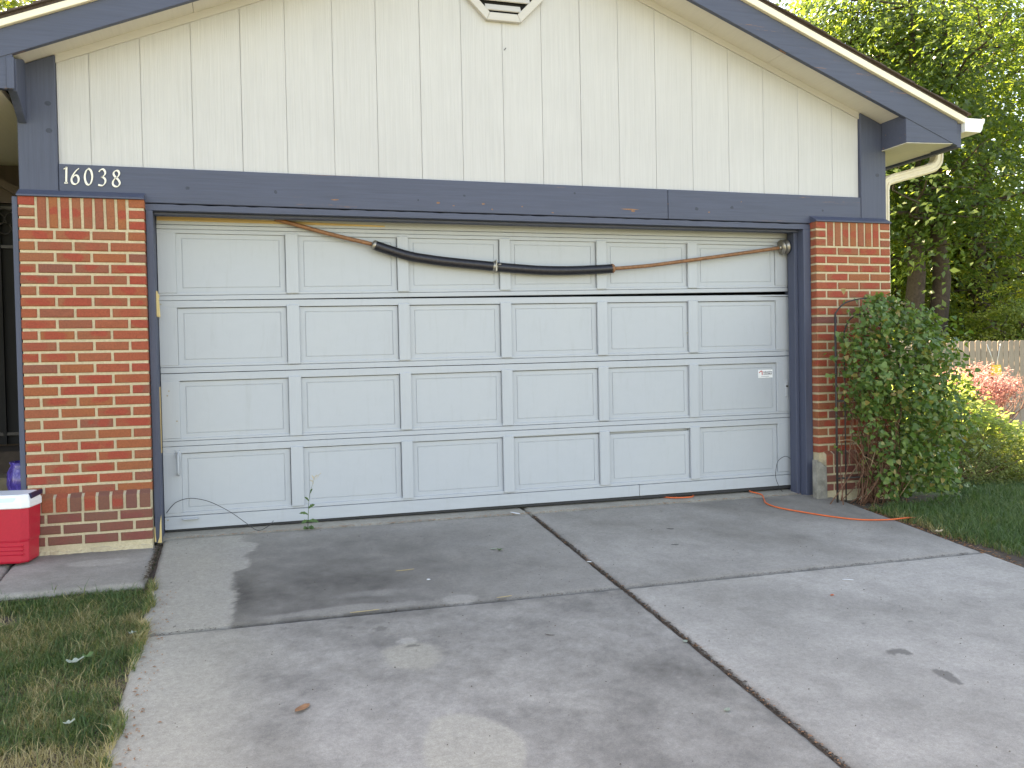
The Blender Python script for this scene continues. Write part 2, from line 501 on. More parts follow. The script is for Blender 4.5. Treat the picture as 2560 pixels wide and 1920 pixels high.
# numpy value noise ------------------------------------------------------
def vnoise(x, y, scale, seed=0, octs=4, pers=0.5):
    tot = np.zeros_like(x, dtype=float); amp = 1.0; norm = 0.0
    for o in range(octs):
        rs = np.random.default_rng(seed * 101 + o)
        T = rs.random((64, 64))
        fx = x * scale * 2 ** o; fy = y * scale * 2 ** o
        ix = np.floor(fx).astype(int); iy = np.floor(fy).astype(int)
        tx = fx - ix; ty = fy - iy
        tx = tx * tx * (3 - 2 * tx); ty = ty * ty * (3 - 2 * ty)
        a = T[ix % 64, iy % 64]; b2 = T[(ix + 1) % 64, iy % 64]; c = T[ix % 64, (iy + 1) % 64]; d = T[(ix + 1) % 64, (iy + 1) % 64]
        tot += amp * ((a * (1 - tx) + b2 * tx) * (1 - ty) + (c * (1 - tx) + d * tx) * ty)
        norm += amp; amp *= pers
    return tot / norm

def sstep(a, b, x):
    t = np.clip((x - a) / (b - a), 0, 1)
    return t * t * (3 - 2 * t)

# ------------------------------------------------------------------ terrain
def drive_z(y):
    return 0.1 * (min(y, 0.13) - 0.1)
def ground_z(x, y):
    z = 0.1 * (max(min(y, 0.1), -9.0) - 0.1) - 0.035
    if x > 6: z -= 0.06 * min(x - 6, 5)
    if y > 0.1: z -= 0.02 * min(y, 12)
    return z

gx = [-250, -120, -60, -30, -15, -8, -5, -3, -2, -1, 0, .7, 2, 4, 5.7, 6.5, 7.5, 8.5, 10, 12, 15, 20, 30, 60, 120, 250]
gy = [-250, -120, -60, -30, -20, -14, -11, -9, -7, -5, -4, -3, -2, -1, -.4, .1, .6, 1.2, 2, 3, 5, 8, 12, 20, 40, 90, 250]
mb = MB()
mb.add([(x, y, ground_z(x, y)) for y in gy for x in gx],
       [(j * len(gx) + i, j * len(gx) + i + 1, (j + 1) * len(gx) + i + 1, (j + 1) * len(gx) + i) for j in range(len(gy) - 1) for i in range(len(gx) - 1)], True)
tag(obj('ground', mb, 'ground'), kind='structure')
mb = MB().box(-250, 250, -21, -12.2, -1.2, -0.93)
tag(obj('road', mb, 'asphalt'), kind='structure')

# driveway: dirt bed with separate concrete slabs, stains kept in attributes
bed = MB()
for y0, y1 in ((-9.0, -0.02), (-0.02, 0.6)):
    z0, z1 = 0.1 * (y0 - .1), 0.1 * (min(y1, .1) - .1)
    bed.add([(.74, y0, z0 - .018), (5.71, y0, z0 - .018), (5.71, y1, z1 - .018), (.74, y1, z1 - .018)], [(0, 1, 2, 3)])
driveway = tag(obj('driveway', bed, 'debris'), kind='structure')

def ell(x, y, cx, cy, rx, ry, nz, soft=0.25, wob=0.5):
    d = np.sqrt(((x - cx) / rx) ** 2 + ((y - cy) / ry) ** 2) + (nz - 0.5) * wob
    return 1 - sstep(1 - soft, 1 + soft, d)

def stains(x, y):
    wx = x + .05 * (vnoise(x, y, 6, 51, 4) - .5); wy = y + .05 * (vnoise(x, y, 6, 52, 4) - .5)
    n1 = vnoise(x, y, 2.0, 1, 6, .6); n2 = vnoise(x, y, 6.5, 2, 6, 0.65); n3 = vnoise(x + 9 + .5 * y, y * .7, 1.6, 3, 6, .6)
    nf = vnoise(x, y, 22, 4, 5, .7)
    edge = 1.175 + 0.085 * sstep(-0.66, -0.60, wy) + 0.05 * sstep(-.33, -.28, wy) - .07 * sstep(-.14, -.05, wy) + (n2 - 0.5) * 0.10 + (nf - .5) * .05
    big = sstep(edge - 0.02, edge + 0.025, x)
    back = sstep(-1.50, -1.485, y)                      # behind the cross joint
    fade = 1 - 0.42 * sstep(2.0, 3.3, x + .5 * (n1 - .5))
    deep = 0.68 + 0.34 * np.exp(-((y + 1.06) / 0.34) ** 2) * np.exp(-((x - 1.45) / .55) ** 2) - 0.22 * sstep(-.30, 0.08, y)
    d = big * fade * deep * (0.92 + 0.7 * (n1 - 0.5) + 0.55 * (n2 - .5))
    d = np.maximum(d, 0.66 * ell(wx, wy, 2.76, -1.02, 0.40, 0.20, n2, .55, .8) * (.7 + .6 * (n2 - .3)))
    d = np.maximum(d, .12 + .25 * (n1 - .4) * (x < edge))
    d = d * (1 - 0.45 * ell(wx, wy, 2.33, -1.43, 0.10, 0.05, n2, .12, .3))
    d = d * (1 - 0.38 * ell(wx, wy, 1.75, -1.42, 0.42, 0.05, n2, .25, .8))
    d = d * (1 - 0.3 * ell(wx, wy, 1.9, -1.22, 0.16, 0.05, n2, .5, .8))
    right = x > 3.24
    d = np.where(right, 0.30 + 0.75 * (n3 - .43) + .32 * (n2 - .5) + .2 * sstep(-.9, -.2, y) * (n1 - .2), d)
    # front slabs
    fd = 0.29 + 0.72 * (n1 - 0.46) + 0.58 * (n2 - 0.5) + .40 * (nf - .5)
    track = np.exp(-((x - 1.34 - .06 * (n1 - .5)) / 0.16) ** 2) * sstep(-1.7, -2.3, y) + 0.7 * np.exp(-((x - 2.72) / 0.30) ** 2)
    fd = fd + 0.20 * track * (0.3 + n3)
    fd = fd + .14 * sstep(-2.1, -1.5, y)
    fd = fd * (1 - 0.92 * ell(wx, wy, 2.01, -2.90, 0.185, 0.25, n2, .07, .22))
    fd = fd * (1 - 0.70 * ell(wx, wy, 1.95, -2.07, 0.13, 0.15, n2, .2, .5))
    fd = fd * (1 - 0.85 * ell(wx, wy, 1.96, -1.89, 0.045, 0.032, n2, .12, .2))
    fd = fd * sstep(0.82, 1.42, x + 0.45 * (n1 - .5)) + 0.05
    fr = 0.15 + 0.85 * (n3 - 0.43) + 0.35 * (n2 - .5) + .12 * (nf - .5)
    fd = np.where(right, fr, fd)
    d = back * d + (1 - back) * fd
    d = np.where(y > .128, .10 + .5 * (n2 - .4), d)     # apron strip stays cleaner
    # splashes with a sharp edge of their own
    for cx, cy, rx, ry in ((4.085, -2.62, .050, .030), (4.125, -2.64, .030, .026), (4.12, -2.90, .036, .072), (1.86, -1.72, .03, .03), (1.97, -1.96, .03, .014), (1.72, -1.66, .018, .014), (4.17, -2.3, .018, .008), (4.42, -2.34, .016, .008)):
        d = np.maximum(d, 0.70 * ell(x, y, cx, cy, rx, ry, vnoise(x, y, 34, 8, 4, .65), .10, 1.0))
    warm = np.clip(1 - sstep(0.95, 1.5, x + .3 * (n1 - .5)), 0, 1) * 0.8 + 0.5 * (n3 - .25) + .8 * sstep(.10, .14, y)
    lightpatch = ell(wx, wy, 2.01, -2.90, 0.185, 0.25, n2, .07, .22) + ell(wx, wy, 1.95, -2.07, 0.13, 0.15, n2, .2, .5)
    warm = warm + 0.7 * np.clip(lightpatch, 0, 1) * (1 - back)
    jd = np.minimum.reduce([np.abs(x - 3.235), np.abs(y + 1.49), np.abs(y - 0.13)])
    d = d + 0.35 * np.exp(-(jd / 0.022) ** 2) * (0.3 + n2)
    return np.clip(d, 0, 1), np.clip(warm, 0, 1)

def slab(x0, x1, y0, y1, zf, parent, step=0.014, bt=0.008, tilt=0.0, name='slab', thick=.10, stain_fn=stains):
    nx = max(2, int((x1 - x0) / step)); ny = max(2, int((y1 - y0) / step))
    xs = np.linspace(x0, x1, nx); ys = np.linspace(y0, y1, ny)
    X, Y = np.meshgrid(xs, ys)
    Z = np.vectorize(zf)(Y) + tilt
    wob = (vnoise(X, Y, 14, 5, 3) - .5) * .010
    ed = np.minimum.reduce([X - x0, x1 - X, Y - y0, y1 - Y])
    Z = Z - 0.010 * (1 - sstep(0, .022, ed)) - 0.006 * (1 - sstep(0, .03, ed)) * (vnoise(X, Y, 30, 6, 2))
    Z = Z + (vnoise(X, Y, 1.2, 9, 2) - .5) * .003
    Xw = X + np.where((X - x0 < 1e-6) | (x1 - X < 1e-6), wob, 0); Yw = Y + np.where((Y - y0 < 1e-6) | (y1 - Y < 1e-6), wob, 0)
    V = np.stack([Xw, Yw, Z], -1).reshape(-1, 3)
    idx = np.arange(nx * ny).reshape(ny, nx)
    F = np.stack([idx[:-1, :-1], idx[:-1, 1:], idx[1:, 1:], idx[1:, :-1]], -1).reshape(-1, 4)
    loop = np.concatenate([idx[0, :], idx[1:, -1], idx[-1, -2::-1], idx[-2:0:-1, 0]])
    low = V[loop].copy(); low[:, 2] -= thick
    n0 = len(V); m = len(loop); V = np.concatenate([V, low])
    a = np.arange(m); bnx = (a + 1) % m
    F = np.concatenate([F, np.stack([loop[a], n0 + a, n0 + bnx, loop[bnx]], -1)])
    ob = np_mesh(name, V, F, 'concrete', parent, smooth=True)
    st, wm = stain_fn(V[:, 0], V[:, 1])
    for nm, val in (('stain', st), ('warm', wm)):
        at = ob.data.attributes.new(nm, 'FLOAT', 'POINT')
        at.data.foreach_set('value', val.astype(np.float32))
    return ob

dz = lambda y: 0.1 * (y - 0.1)
slab(.757, 3.224, -1.483, .122, dz, driveway)
slab(3.246, 5.70, -1.487, .122, dz, driveway)
slab(.757, 3.226, -4.4, -1.499, dz, driveway)
slab(3.250, 5.71, -4.4, -1.503, dz, driveway)
slab(.757, 3.226, -9.0, -4.42, dz, driveway, .08)
slab(3.250, 5.71, -9.0, -4.42, dz, driveway, .08)
apz = lambda y: 0.003 + 0.075 * (y - .134)
slab(.715, 3.226, .137, .62, apz, driveway, name='apron_slab')
slab(3.240, 5.60, .137, .62, apz, driveway, name='apron_slab')
# crumbs and dead leaves packed in the joints : uncountable
def crumbs(name, pts, n, w, mat, parent, smin=.003, smax=.012):
    mbx = MB()
    for i in range(n):
        k = random.randrange(len(pts) - 1); t = random.random()
        a, c = Vector(pts[k]), Vector(pts[k + 1]); p = a.lerp(c, t)
        s = random.uniform(smin, smax); x = p.x + random.gauss(0, w); y = p.y + random.gauss(0, w)
        an = random.random() * 6.28; ca, sa = math.cos(an) * s, math.sin(an) * s
        h = p.z + random.uniform(-.002, .006)
        mbx.add([(x - ca, y - sa, h), (x + sa * .5, y - ca * .5, h + s * .3), (x + ca, y + sa, h + s * .15), (x - sa * .5, y + ca * .5, h + s * .4)], [(0, 1, 2, 3)])
    return obj(name, mbx, mat, parent)
tag(crumbs('joint_litter', [(3.235, -4.2, dz(-4.2) - .008), (3.235, .1, dz(.1) - .008)], 1500, .007, 'debris', driveway), kind='stuff')
tag(crumbs('joint_litter', [(3.235, -4.2, dz(-4.2) - .004), (3.235, .1, dz(.1) - .004)], 260, .010, 'leaf_brown', driveway, .003, .010), kind='stuff')
tag(crumbs('joint_litter', [(.76, .13, .002), (5.6, .13, .002)], 900, .006, 'leaf_brown', driveway, .003, .009), kind='stuff')
tag(crumbs('joint_litter', [(.76, -1.49, dz(-1.49) - .006), (5.6, -1.49, dz(-1.49) - .006)], 500, .006, 'debris', driveway, .003, .008), kind='stuff')

# walkway on the left
wkz = lambda y: -0.012 + 0.07 * min(y, 0.0)
bed = MB().add([(-4, -.82, wkz(-.82) - .022), (.757, -.82, wkz(-.82) - .03), (.757, 1.0, wkz(0) - .022), (-4, 1.0, wkz(0) - .022)], [(0, 1, 2, 3)])
walkway = tag(obj('walkway', bed, 'debris'), kind='structure')
def wstain(x, y):
    n1 = vnoise(x, y, 3.2, 21, 5); n2 = vnoise(x, y, 9, 22, 4)
    d = 0.30 + 0.5 * (n1 - .45) + .3 * (n2 - .5)
    d = d * (1 - .8 * ell(x, y, .42, -.30, .17, .07, n2, .2, .5)) + .25 * np.exp(-((y + .06) / .08) ** 2)
    return np.clip(d, 0, 1), np.clip(.35 + .5 * (n1 - .4), 0, 1)
slab(-.045, .722, -.79, .05, wkz, walkway, stain_fn=wstain)
slab(-1.2, -.062, -.79, .6, wkz, walkway, stain_fn=wstain)
slab(-4, -1.215, -.79, .6, wkz, walkway, .06, stain_fn=wstain)
slab(-.045, -.0, .056, .6, wkz, walkway, stain_fn=wstain)
tag(crumbs('joint_litter', [(.727, -.75, -.06), (.735, .05, -.015)], 300, .009, 'debris', walkway, .004, .013), kind='stuff')

# ------------------------------------------------------------------ the house
house = thing('house', 'grey garage gable with slate blue trim and red brick pillars facing the driveway', 'house')
XR = 3.10
def zf(x):
    return 4.16 - (0.407 * (XR - x) if x < XR else 0.392 * (x - XR))

# brick pillars
BT = .0677
def brick_mesh(w, h, d, seed, mat='brick'):
    rr = random.Random(seed)
    j = lambda s=.0015: rr.uniform(-s, s)
    c = .004
    hw, hh = w / 2, h / 2
    mbx = MB()
    front = [(-hw + c + j(), 0 + j(.001), -hh + c + j()), (hw - c + j(), j(.001), -hh + c + j()), (hw - c + j(), j(.001), hh - c + j()), (-hw + c + j(), j(.001), hh - c + j())]
    mid = [(-hw + j(.001), c, -hh + j(.001)), (hw + j(.001), c, -hh + j(.001)), (hw + j(.001), c, hh + j(.001)), (-hw + j(.001), c, hh + j(.001))]
    back = [(-hw, d, -hh), (hw, d, -hh), (hw, d, hh), (-hw, d, hh)]
    mbx.add(front + mid + back, [(0, 1, 2, 3)] + [(i + 4, (i + 1) % 4 + 4, (i + 1) % 4, i) for i in range(4)] + [(i + 8, (i + 1) % 4 + 8, (i + 1) % 4 + 4, i + 4) for i in range(4)])
    me = bpy.data.meshes.new('brick')
    me.from_pydata(mbx.v, [], mbx.f); me.update(); me.materials.append(M[mat])
    return me
BM = {}
def brick(kind, x, z, parent, y=0.0, w=None, h=None, d=.085):
    key = (round(w, 3), round(h, 3), round(d, 3), random.randrange(4), kind)
    if key not in BM: BM[key] = brick_mesh(w, h, d, len(BM) * 7 + 3, kind)
    ob = bpy.data.objects.new('brick', BM[key])
    COL.objects.link(ob); ob.parent = parent
    ob.location = (x, y + random.uniform(-.0015, .0015), z)
    ob.rotation_euler = (random.gauss(0, .004), random.gauss(0, .004), random.gauss(0, .004))

def pillar(x0, width, name, full_left_first, zbot, bs=0.0):
    g = .0162                                             # joint
    core = MB()
    core.box(x0 + .005, x0 + width - .004, .007, .30, zbot, 2.148)
    # base : stepped forward 45 mm below the sloping course
    core.box(x0 + bs + .005, x0 + width - .004, -.038, .0065, zbot, .232)
    core.add([(x0 + bs + .006, -.036, .2325), (x0 + width - .005, -.036, .2325), (x0 + width - .005, -.036, .325), (x0 + bs + .006, -.036, .325), (x0 + bs + .006, .0068, .348), (x0 + width - .005, .0068, .348), (x0 + bs + .006, .0068, .2325), (x0 + width - .005, .0068, .2325)],
             [(0, 1, 2, 3), (3, 2, 5, 4), (0, 3, 4, 6), (1, 7, 5, 2)])
    # uneven squeezed-out mortar foot
    n = 40; xs_ = [x0 + bs + (width - bs) * k / n for k in range(n + 1)]
    hs, ys = [], []
    h_, y_ = .030, -.050
    for k in range(n + 1):
        h_ += random.uniform(-.007, .007) + (.028 - h_) * .3; y_ += random.uniform(-.006, .006) + (-.050 - y_) * .3
        hs.append(zbot + h_); ys.append(y_)
    core.add([(a, y, zbot - .03) for a, y in zip(xs_, ys)] + [(a, y + .003, h - .008) for a, y, h in zip(xs_, ys, hs)] + [(a, -.03, h) for a, h in zip(xs_, hs)],
             [(k, k + 1, n + 2 + k, n + 1 + k) for k in range(n)] + [(n + 1 + k, n + 2 + k, 2 * n + 3 + k, 2 * n + 2 + k) for k in range(n)])
    p = obj('brick_pillar', core, 'mortar', house)
    def put(xa, xb, za, zb, y=0.0, d=.085):
        ob = brick('brick_old' if zb < .23 else 'brick', (xa + xb) / 2, (za + zb) / 2, p, y, xb - xa, zb - za, d)
    top = 2.15
    # soldier course with three-high bats at both ends
    bat = .0895
    for e in (0, 1):
        xa = x0 if e == 0 else x0 + width - bat
        for k in range(3):
            put(xa, xa + bat, top - (k + 1) * BT + g, top - k * BT)
    ns = 8 if width > .695 else 7
    span = width - 2 * (bat + g); pitch = (span + g) / ns
    for k in range(ns):
        xa = x0 + bat + g + k * pitch
        put(xa, xa + pitch - g, top - 3 * BT + g, top)
    # running courses
    L = .203
    for r in range(24):
        zt = top - (3 + r) * BT; zb = zt - BT + g
        xs = []
        if (r % 2 == 0) == full_left_first:
            xs = [0, L, 2 * L, 3 * L, width + g]
        else:
            xs = [0, L / 2, L / 2 + L, L / 2 + 2 * L, width + g]
        for a, c in zip(xs[:-1], xs[1:]):
            put(x0 + a, x0 + c - g, max(zb, .335), zt)
    # sloping rowlock course
    nb = 9; pw = (width - bs) / nb
    for k in range(nb):
        xa = x0 + bs + k * pw + g / 2; xb = x0 + bs + (k + 1) * pw - g / 2
        j = random.uniform(-.003, .003)
        bb = MB().add([(xa, -.046 + j, .240), (xb, -.046 + j, .240), (xb, -.046 + j, .326), (xa, -.046 + j, .326), (xa, .004, .352), (xb, .004, .352), (xa, .004, .24), (xb, .004, .24)],
                      [(0, 1, 2, 3), (3, 2, 5, 4), (0, 3, 4, 6), (1, 7, 5, 2), (4, 5, 7, 6), (0, 6, 7, 1)])
        c = ((xa + xb) / 2, 0, .285)
        obj('brick', bb, 'brick_old' if random.random() < .6 else 'brick', p, .003, c)
    for r in range(3):
        zt = .228 - r * BT; zb = zt - BT + g
        xs = [0, L / 2 + .015, L / 2 + L + .015, L / 2 + 2 * L + .015, width + g] if r % 2 == 0 else [0, L, 2 * L, 3 * L, width + g]
        for a, c in zip(xs[:-1], xs[1:]):
            put(x0 + max(a, bs), x0 + c - g, zb, zt, -.045, .05)
    return p
pillar(0.0, .705, 'left', True, -.02)
PX = 5.586
pillar(PX, .694, 'right', True, -.06, .034)
cb = MB()
for k in range(6):
    xa = 5.526 + k * .0155; xb = xa + .0155
    h = .275 - .006 * k + random.uniform(-.012, .012)
    cb.hexa([(xa, -.058 - random.uniform(0, .004), -.05), (xb, -.058, -.05), (xb, .0, -.05), (xa, .0, -.05), (xa - .001, -.052, h), (xb, -.050, h + random.uniform(-.01, .008)), (xb, .0, h), (xa, .0, h)])
obj('curb_block', cb, 'concrete_old', house)

# sloping caps over the pillars
for x0, w in ((-.005, .712), (PX - .004, .705)):
    obj('pillar_cap', MB().prism_x([(-.012, 2.151), (.072, 2.151), (.072, 2.202), (.067, 2.202), (-.012, 2.160)], x0, x0 + w), 'blue_h', house)

# beam, posts, head trim, jambs
obj('header_beam', MB().box(.217, 4.346, .07, .115, 2.145, 2.366), 'blue_h', house, .004)
obj('header_beam', MB().box(4.349, 6.062, .07, .115, 2.145, 2.366), 'blue_h', house, .004)
obj('corner_post', MB().prism_y([(-.002, 2.188), (.214, 2.188), (.214, zf(.214) + .045), (-.002, zf(-.002) + .045)], .068, .118), 'blue_v', house, .004)
obj('corner_post', MB().prism_y([(6.065, 2.188), (6.304, 2.188), (6.304, zf(6.304) + .045), (6.065, zf(6.065) + .045)], .068, .118), 'blue_v', house, .004)
# strip under the beam with a chewed upper edge
mb = MB()
n = 90
xs = [.703 + (5.583 - .703) * i / n for i in range(n + 1)]
up = [2.1385 + random.uniform(-.0035, .0015) for _ in xs]
mb.add([(x, .074, 2.10) for x in xs] + [(x, .074, u) for x, u in zip(xs, up)] + [(x, .20, 2.10) for x in xs] + [(x, .20, u) for x, u in zip(xs, up)],
       [(i, i + 1, i + n + 2, i + n + 1) for i in range(n)] + [(i + 2 * (n + 1), i + 1 + 2 * (n + 1), i + 1, i) for i in range(n)] +
       [(i + n + 1, i + n + 2, i + 3 * (n + 1) + 1, i + 3 * (n + 1)) for i in range(n)])
obj('head_trim', mb, 'blue_h', house)
obj('head_stop', MB().box(.75, 5.52, .135, .205, 2.082, 2.0995), 'blue_h', house, .003)
obj('side_jamb', MB().box(.707, .748, .070, .31, -.01, 2.0995), 'blue_v', house, .003)
obj('side_jamb', MB().box(5.520, 5.585, .070, .197, -.01, 2.0995), 'blue_v', house, .003)
obj('door_stop', MB().box(5.488, 5.5195, .15, .24, -.005, 2.081), 'blue_v', house, .003)
obj('door_stop', MB().box(5.5205, 5.60, .20, .33, -.005, 2.0995), 'blue_v', house)
# paint worn to bare wood at the foot of the left jamb
obj('bare_patch', MB().prism_y([(.722, -.008), (.7483, -.008), (.7483, .17), (.740, .12), (.735, .03)], .0665, .072), 'palewood', house)
obj('bare_patch', MB().prism_y([(.706, .0), (.716, .0), (.712, .05), (.711, .09), (.706, .10)], .0665, .072), 'palewood', house)
obj('bare_patch', MB().box(.7478, .7505, .20, .262, .55, .98), 'rawwood', house)
obj('return_board', MB().box(-.034, -.002, .015, .11, -.02, 2.15), 'blue_v', house, .003)

rb = random.Random(5)
def chip(x, z, w, h, mat, y=.0692):
    n_ = 9
    pl = [(x + w * .5 * math.cos(6.283 * k / n_) * rb.uniform(.6, 1.1), z + h * .5 * math.sin(6.283 * k / n_) * rb.uniform(.6, 1.15)) for k in range(n_)]
    obj('bare_patch' if mat == 'chipwood' else 'knot', MB().prism_y(pl, y, .0705), mat, house)
for x, z, w, h in ((1.888, 2.203, .055, .009), (2.59, 2.208, .034, .014), (2.912, 2.210, .030, .012), (2.977, 2.174, .014, .012), (4.03, 2.207, .15, .010), (4.06, 2.196, .04, .016), (3.43, 2.164, .022, .008), (4.968, 2.294, .008, .008), (4.69, 2.206, .022, .008), (2.70, 2.190, .018, .006), (3.20, 2.200, .014, .008)):
    chip(x, z, w, h, 'chipwood')
for x, z, w, h in ((2.45, 2.221, .016, .020), (1.504, 2.242, .026, .026), (2.778, 2.262, .020, .016), (4.587, 2.228, .034, .030), (4.888, 2.247, .036, .028), (.96, 2.246, .030, .026), (5.70, 2.25, .022, .020), (3.6, 2.31, .018, .018)):
    chip(x, z, w, h, 'darkknot')
for x, z in ((.17, 2.73), (.172, 2.565), (6.22, 2.55)):
    obj('knot', MB().prism_y([(x + .019 * math.cos(k * .7), z + .015 * math.sin(k * .7)) for k in range(9)], .0670, .0685), 'darkknot', house)
obj('split', MB().prism_y([(3.68, 2.1475), (4.02, 2.168), (4.347, 2.1955), (4.347, 2.1968), (4.02, 2.1695), (3.68, 2.1485)], .0692, .0705), 'darkknot', house)
# siding boards
bx = [.216, .40, .697, 1.001, 1.304, 1.588, 1.896, 2.189, 2.490, 2.783, 3.084, 3.376, 3.672, 3.973, 4.271, 4.576, 4.886, 5.191, 5.505, 5.818, 6.063]
sw = MB().prism_y([(.15, 2.30), (6.15, 2.30), (6.15, zf(6.15) + .09), (XR, zf(XR) + .09), (.15, zf(.15) + .09)], .1085, .16)
sidewall = obj('siding_wall', sw, M['siding'], house)
for a, c in zip(bx[:-1], bx[1:]):
    dark_joint = a in (1.304, 2.490, 3.672)
    g = .0012 if not dark_joint else .0022
    a2, c2 = a + g, c - .0010
    if a < XR < c: poly = [(a2, 2.367), (c2, 2.367), (c2, zf(c2) + .03), (XR, zf(XR) + .03), (a2, zf(a2) + .03)]
    else: poly = [(a2, 2.367), (c2, 2.367), (c2, zf(c2) + .03), (a2, zf(a2) + .03)]
    obj('siding_board', MB().prism_y(poly, .1, .1075), 'siding', sidewall, .0012)
# frieze boards under the soffit
obj('frieze_board', MB().prism_y([(.216, zf(.216)), (XR, zf(XR)), (XR, zf(XR) + .055), (.216, zf(.216) + .055)], .084, .0995), 'frieze', house)
obj('frieze_board', MB().prism_y([(XR + .001, zf(XR)), (6.063, zf(6.063)), (6.063, zf(6.063) + .055), (XR + .001, zf(XR) + .055)], .084, .0995), 'frieze', house)

# gable vent : octagon frame with louvres
vc = Vector((3.09, 0, 3.797)); ro = .30; ri = .245
def octo(r, y):
    return [(vc.x + r / math.cos(math.pi / 8) * math.cos(math.pi / 8 + k * math.pi / 4), y, vc.z + r / math.cos(math.pi / 8) * math.sin(math.pi / 8 + k * math.pi / 4)) for k in range(8)]
vent = obj('gable_vent', MB().add(octo(ri, .098), [tuple(range(7, -1, -1))]), 'dark', house)
for k in range(8):
    a0, a1 = octo(ro, .062)[k], octo(ro, .062)[(k + 1) % 8]
    i0, i1 = octo(ri, .062)[k], octo(ri, .062)[(k + 1) % 8]
    f8 = lambda p, y: (p[0], y, p[2])
    mid = ((a0[0] + i1[0]) / 2, .08, (a0[2] + i1[2]) / 2)
    sh = lambda p: (mid[0] + (p[0] - mid[0]) * .994, p[1], mid[2] + (p[2] - mid[2]) * .994)
    obj('vent_frame', MB().hexa([sh(p) for p in (a0, a1, f8(a1, .0985), f8(a0, .0985), i0, i1, f8(i1, .0985), f8(i0, .0985))]), 'frieze', vent, .003)
for k in range(7):
    z = vc.z - .225 + k * .068
    hw = ri - max(0, abs(z + .02 - vc.z) - ri * math.tan(math.pi / 8)) - .012
    obj('louvre', MB().hexa([(vc.x - hw, .068, z), (vc.x + hw, .068, z), (vc.x + hw, .076, z - .004), (vc.x - hw, .076, z - .004), (vc.x - hw, .090, z + .045), (vc.x + hw, .090, z + .045), (vc.x + hw, .0965, z + .041), (vc.x - hw, .0965, z + .041)]), 'frieze', vent)
# stray nail in the siding
obj('nail', MB().tube([(3.098, .099, 3.305), (3.109, .088, 3.320)], .0025, 6), 'iron', sidewall)

# rake boards, strip, roof
XE0, XE1 = -.60, 6.83
def rake(xa, xb, lo, hi, y0, y1, name, mat):
    m = MB()
    xs = [xa, XR, xb]
    obj(name, MB().prism_y([(xa, zf(xa) + lo[0]), (XR - .0008, zf(XR) + lo[0]), (XR - .0008, zf(XR) + hi[0]), (xa, zf(xa) + hi[0])], y0, y1), mat, house, .003)
    obj(name, MB().prism_y([(XR + .0008, zf(XR) + lo[1]), (xb, zf(xb) + lo[1]), (xb, zf(xb) + hi[1]), (XR + .0008, zf(XR) + hi[1])], y0, y1), mat, house, .003)
rake(XE0, 6.752, (.010, .016), (.172, .212), -.22, -.182, 'rake_board', 'blue_h')
rake(XE0 - .02, XE1 - .005, (.173, .213), (.214, .266), -.247, -.10, 'rake_strip', 'cream')
# soffit planks between rake and wall (boards run with the slope)
for xa, xb in ((-.02, XR), (XR, 6.27)):
    o5 = lambda x: zf(x) + .05
    cuts = [xa + (xb - xa) * t for t in (0, .335, .67, 1)]
    for a, c in zip(cuts[:-1], cuts[1:]):
        a2, c2 = a + .0015, c - .0015
        obj('soffit_panel', MB().hexa([(a2, -.181, o5(a2)), (c2, -.181, o5(c2)), (c2, .135, o5(c2)), (a2, .135, o5(a2)), (a2, -.181, o5(a2) + .012), (c2, -.181, o5(c2) + .012), (c2, .135, o5(c2) + .012), (a2, .135, o5(a2) + .012)]), 'soffit', house)
def roofside(xa, xb, o):
    zt = lambda x: zf(x) + o
    return MB().hexa([(xa, -.235, zt(xa) - .03), (xb, -.235, zt(xb) - .03), (xb, 8.2, zt(xb) - .03), (xa, 8.2, zt(xa) - .03), (xa, -.235, zt(xa)), (xb, -.235, zt(xb)), (xb, 8.2, zt(xb)), (xa, 8.2, zt(xa))])
roof_l = obj('roof', roofside(XE0 - .03, XR, .236), 'shingle', house)
roof_r = obj('roof', roofside(XR, XE1 + .01, .288), 'shingle', house)
def shingles(xa, xb, o, parent):
    n = 28
    for i in range(n):
        a = xa + (xb - xa) * i / n; c = xa + (xb - xa) * (i + 1) / n
        z0, z1 = zf(a) + o, zf(c) + o
        lo_first = z0 < z1
        t = .010 + random.uniform(-.002, .004)
        y0 = -.262 + random.uniform(-.006, .006)
        ta, tc = (t, .003) if lo_first else (.003, t)
        y1 = .75 + random.uniform(0, .15)
        obj('shingle', MB().hexa([(a, y0, z0 + .001), (c, y0, z1 + .001), (c, y1, z1 + .001), (a, y1, z0 + .001), (a, y0, z0 + ta + .004), (c, y0, z1 + tc + .004), (c, y1, z1 + tc + .004), (a, y1, z0 + ta + .004)]), 'shingle', parent)
shingles(XE0 - .035, XR, .236, roof_l)
shingles(XR, XE1 + .015, .288, roof_r)

# eave returns
obj('eave_return', MB().prism_y([(6.262, 2.749), (6.750, 2.766), (6.750, zf(6.75) + .045), (6.262, zf(6.262) + .049)], -.2155, .066), 'blue_h', house, .003)
obj('eave_soffit', MB().box(6.302, 6.748, .0675, 8.0, 2.755, 2.770), 'soffit', house)
obj('eave_soffit', MB().prism_y([(6.264, 2.7445), (6.748, 2.762), (6.748, 2.7655), (6.264, 2.7485)], -.214, .0665), 'soffit', house)
obj('eave_fascia', MB().box(6.753, 6.796, -.212, 8.0, 2.735, 2.925), 'blue_h', house, .003)
gp = [(6.800, 2.855), (6.95, 2.855), (6.972, 2.885), (6.978, 2.915), (6.992, 2.935), (6.998, 2.968), (6.986, 2.968), (6.984, 2.945), (6.968, 2.92), (6.962, 2.89), (6.945, 2.861), (6.806, 2.861), (6.806, 2.968), (6.800, 2.968)]
gutter = obj('gutter', MB().prism_y(gp, -.243, 8.0), 'gutter', house)
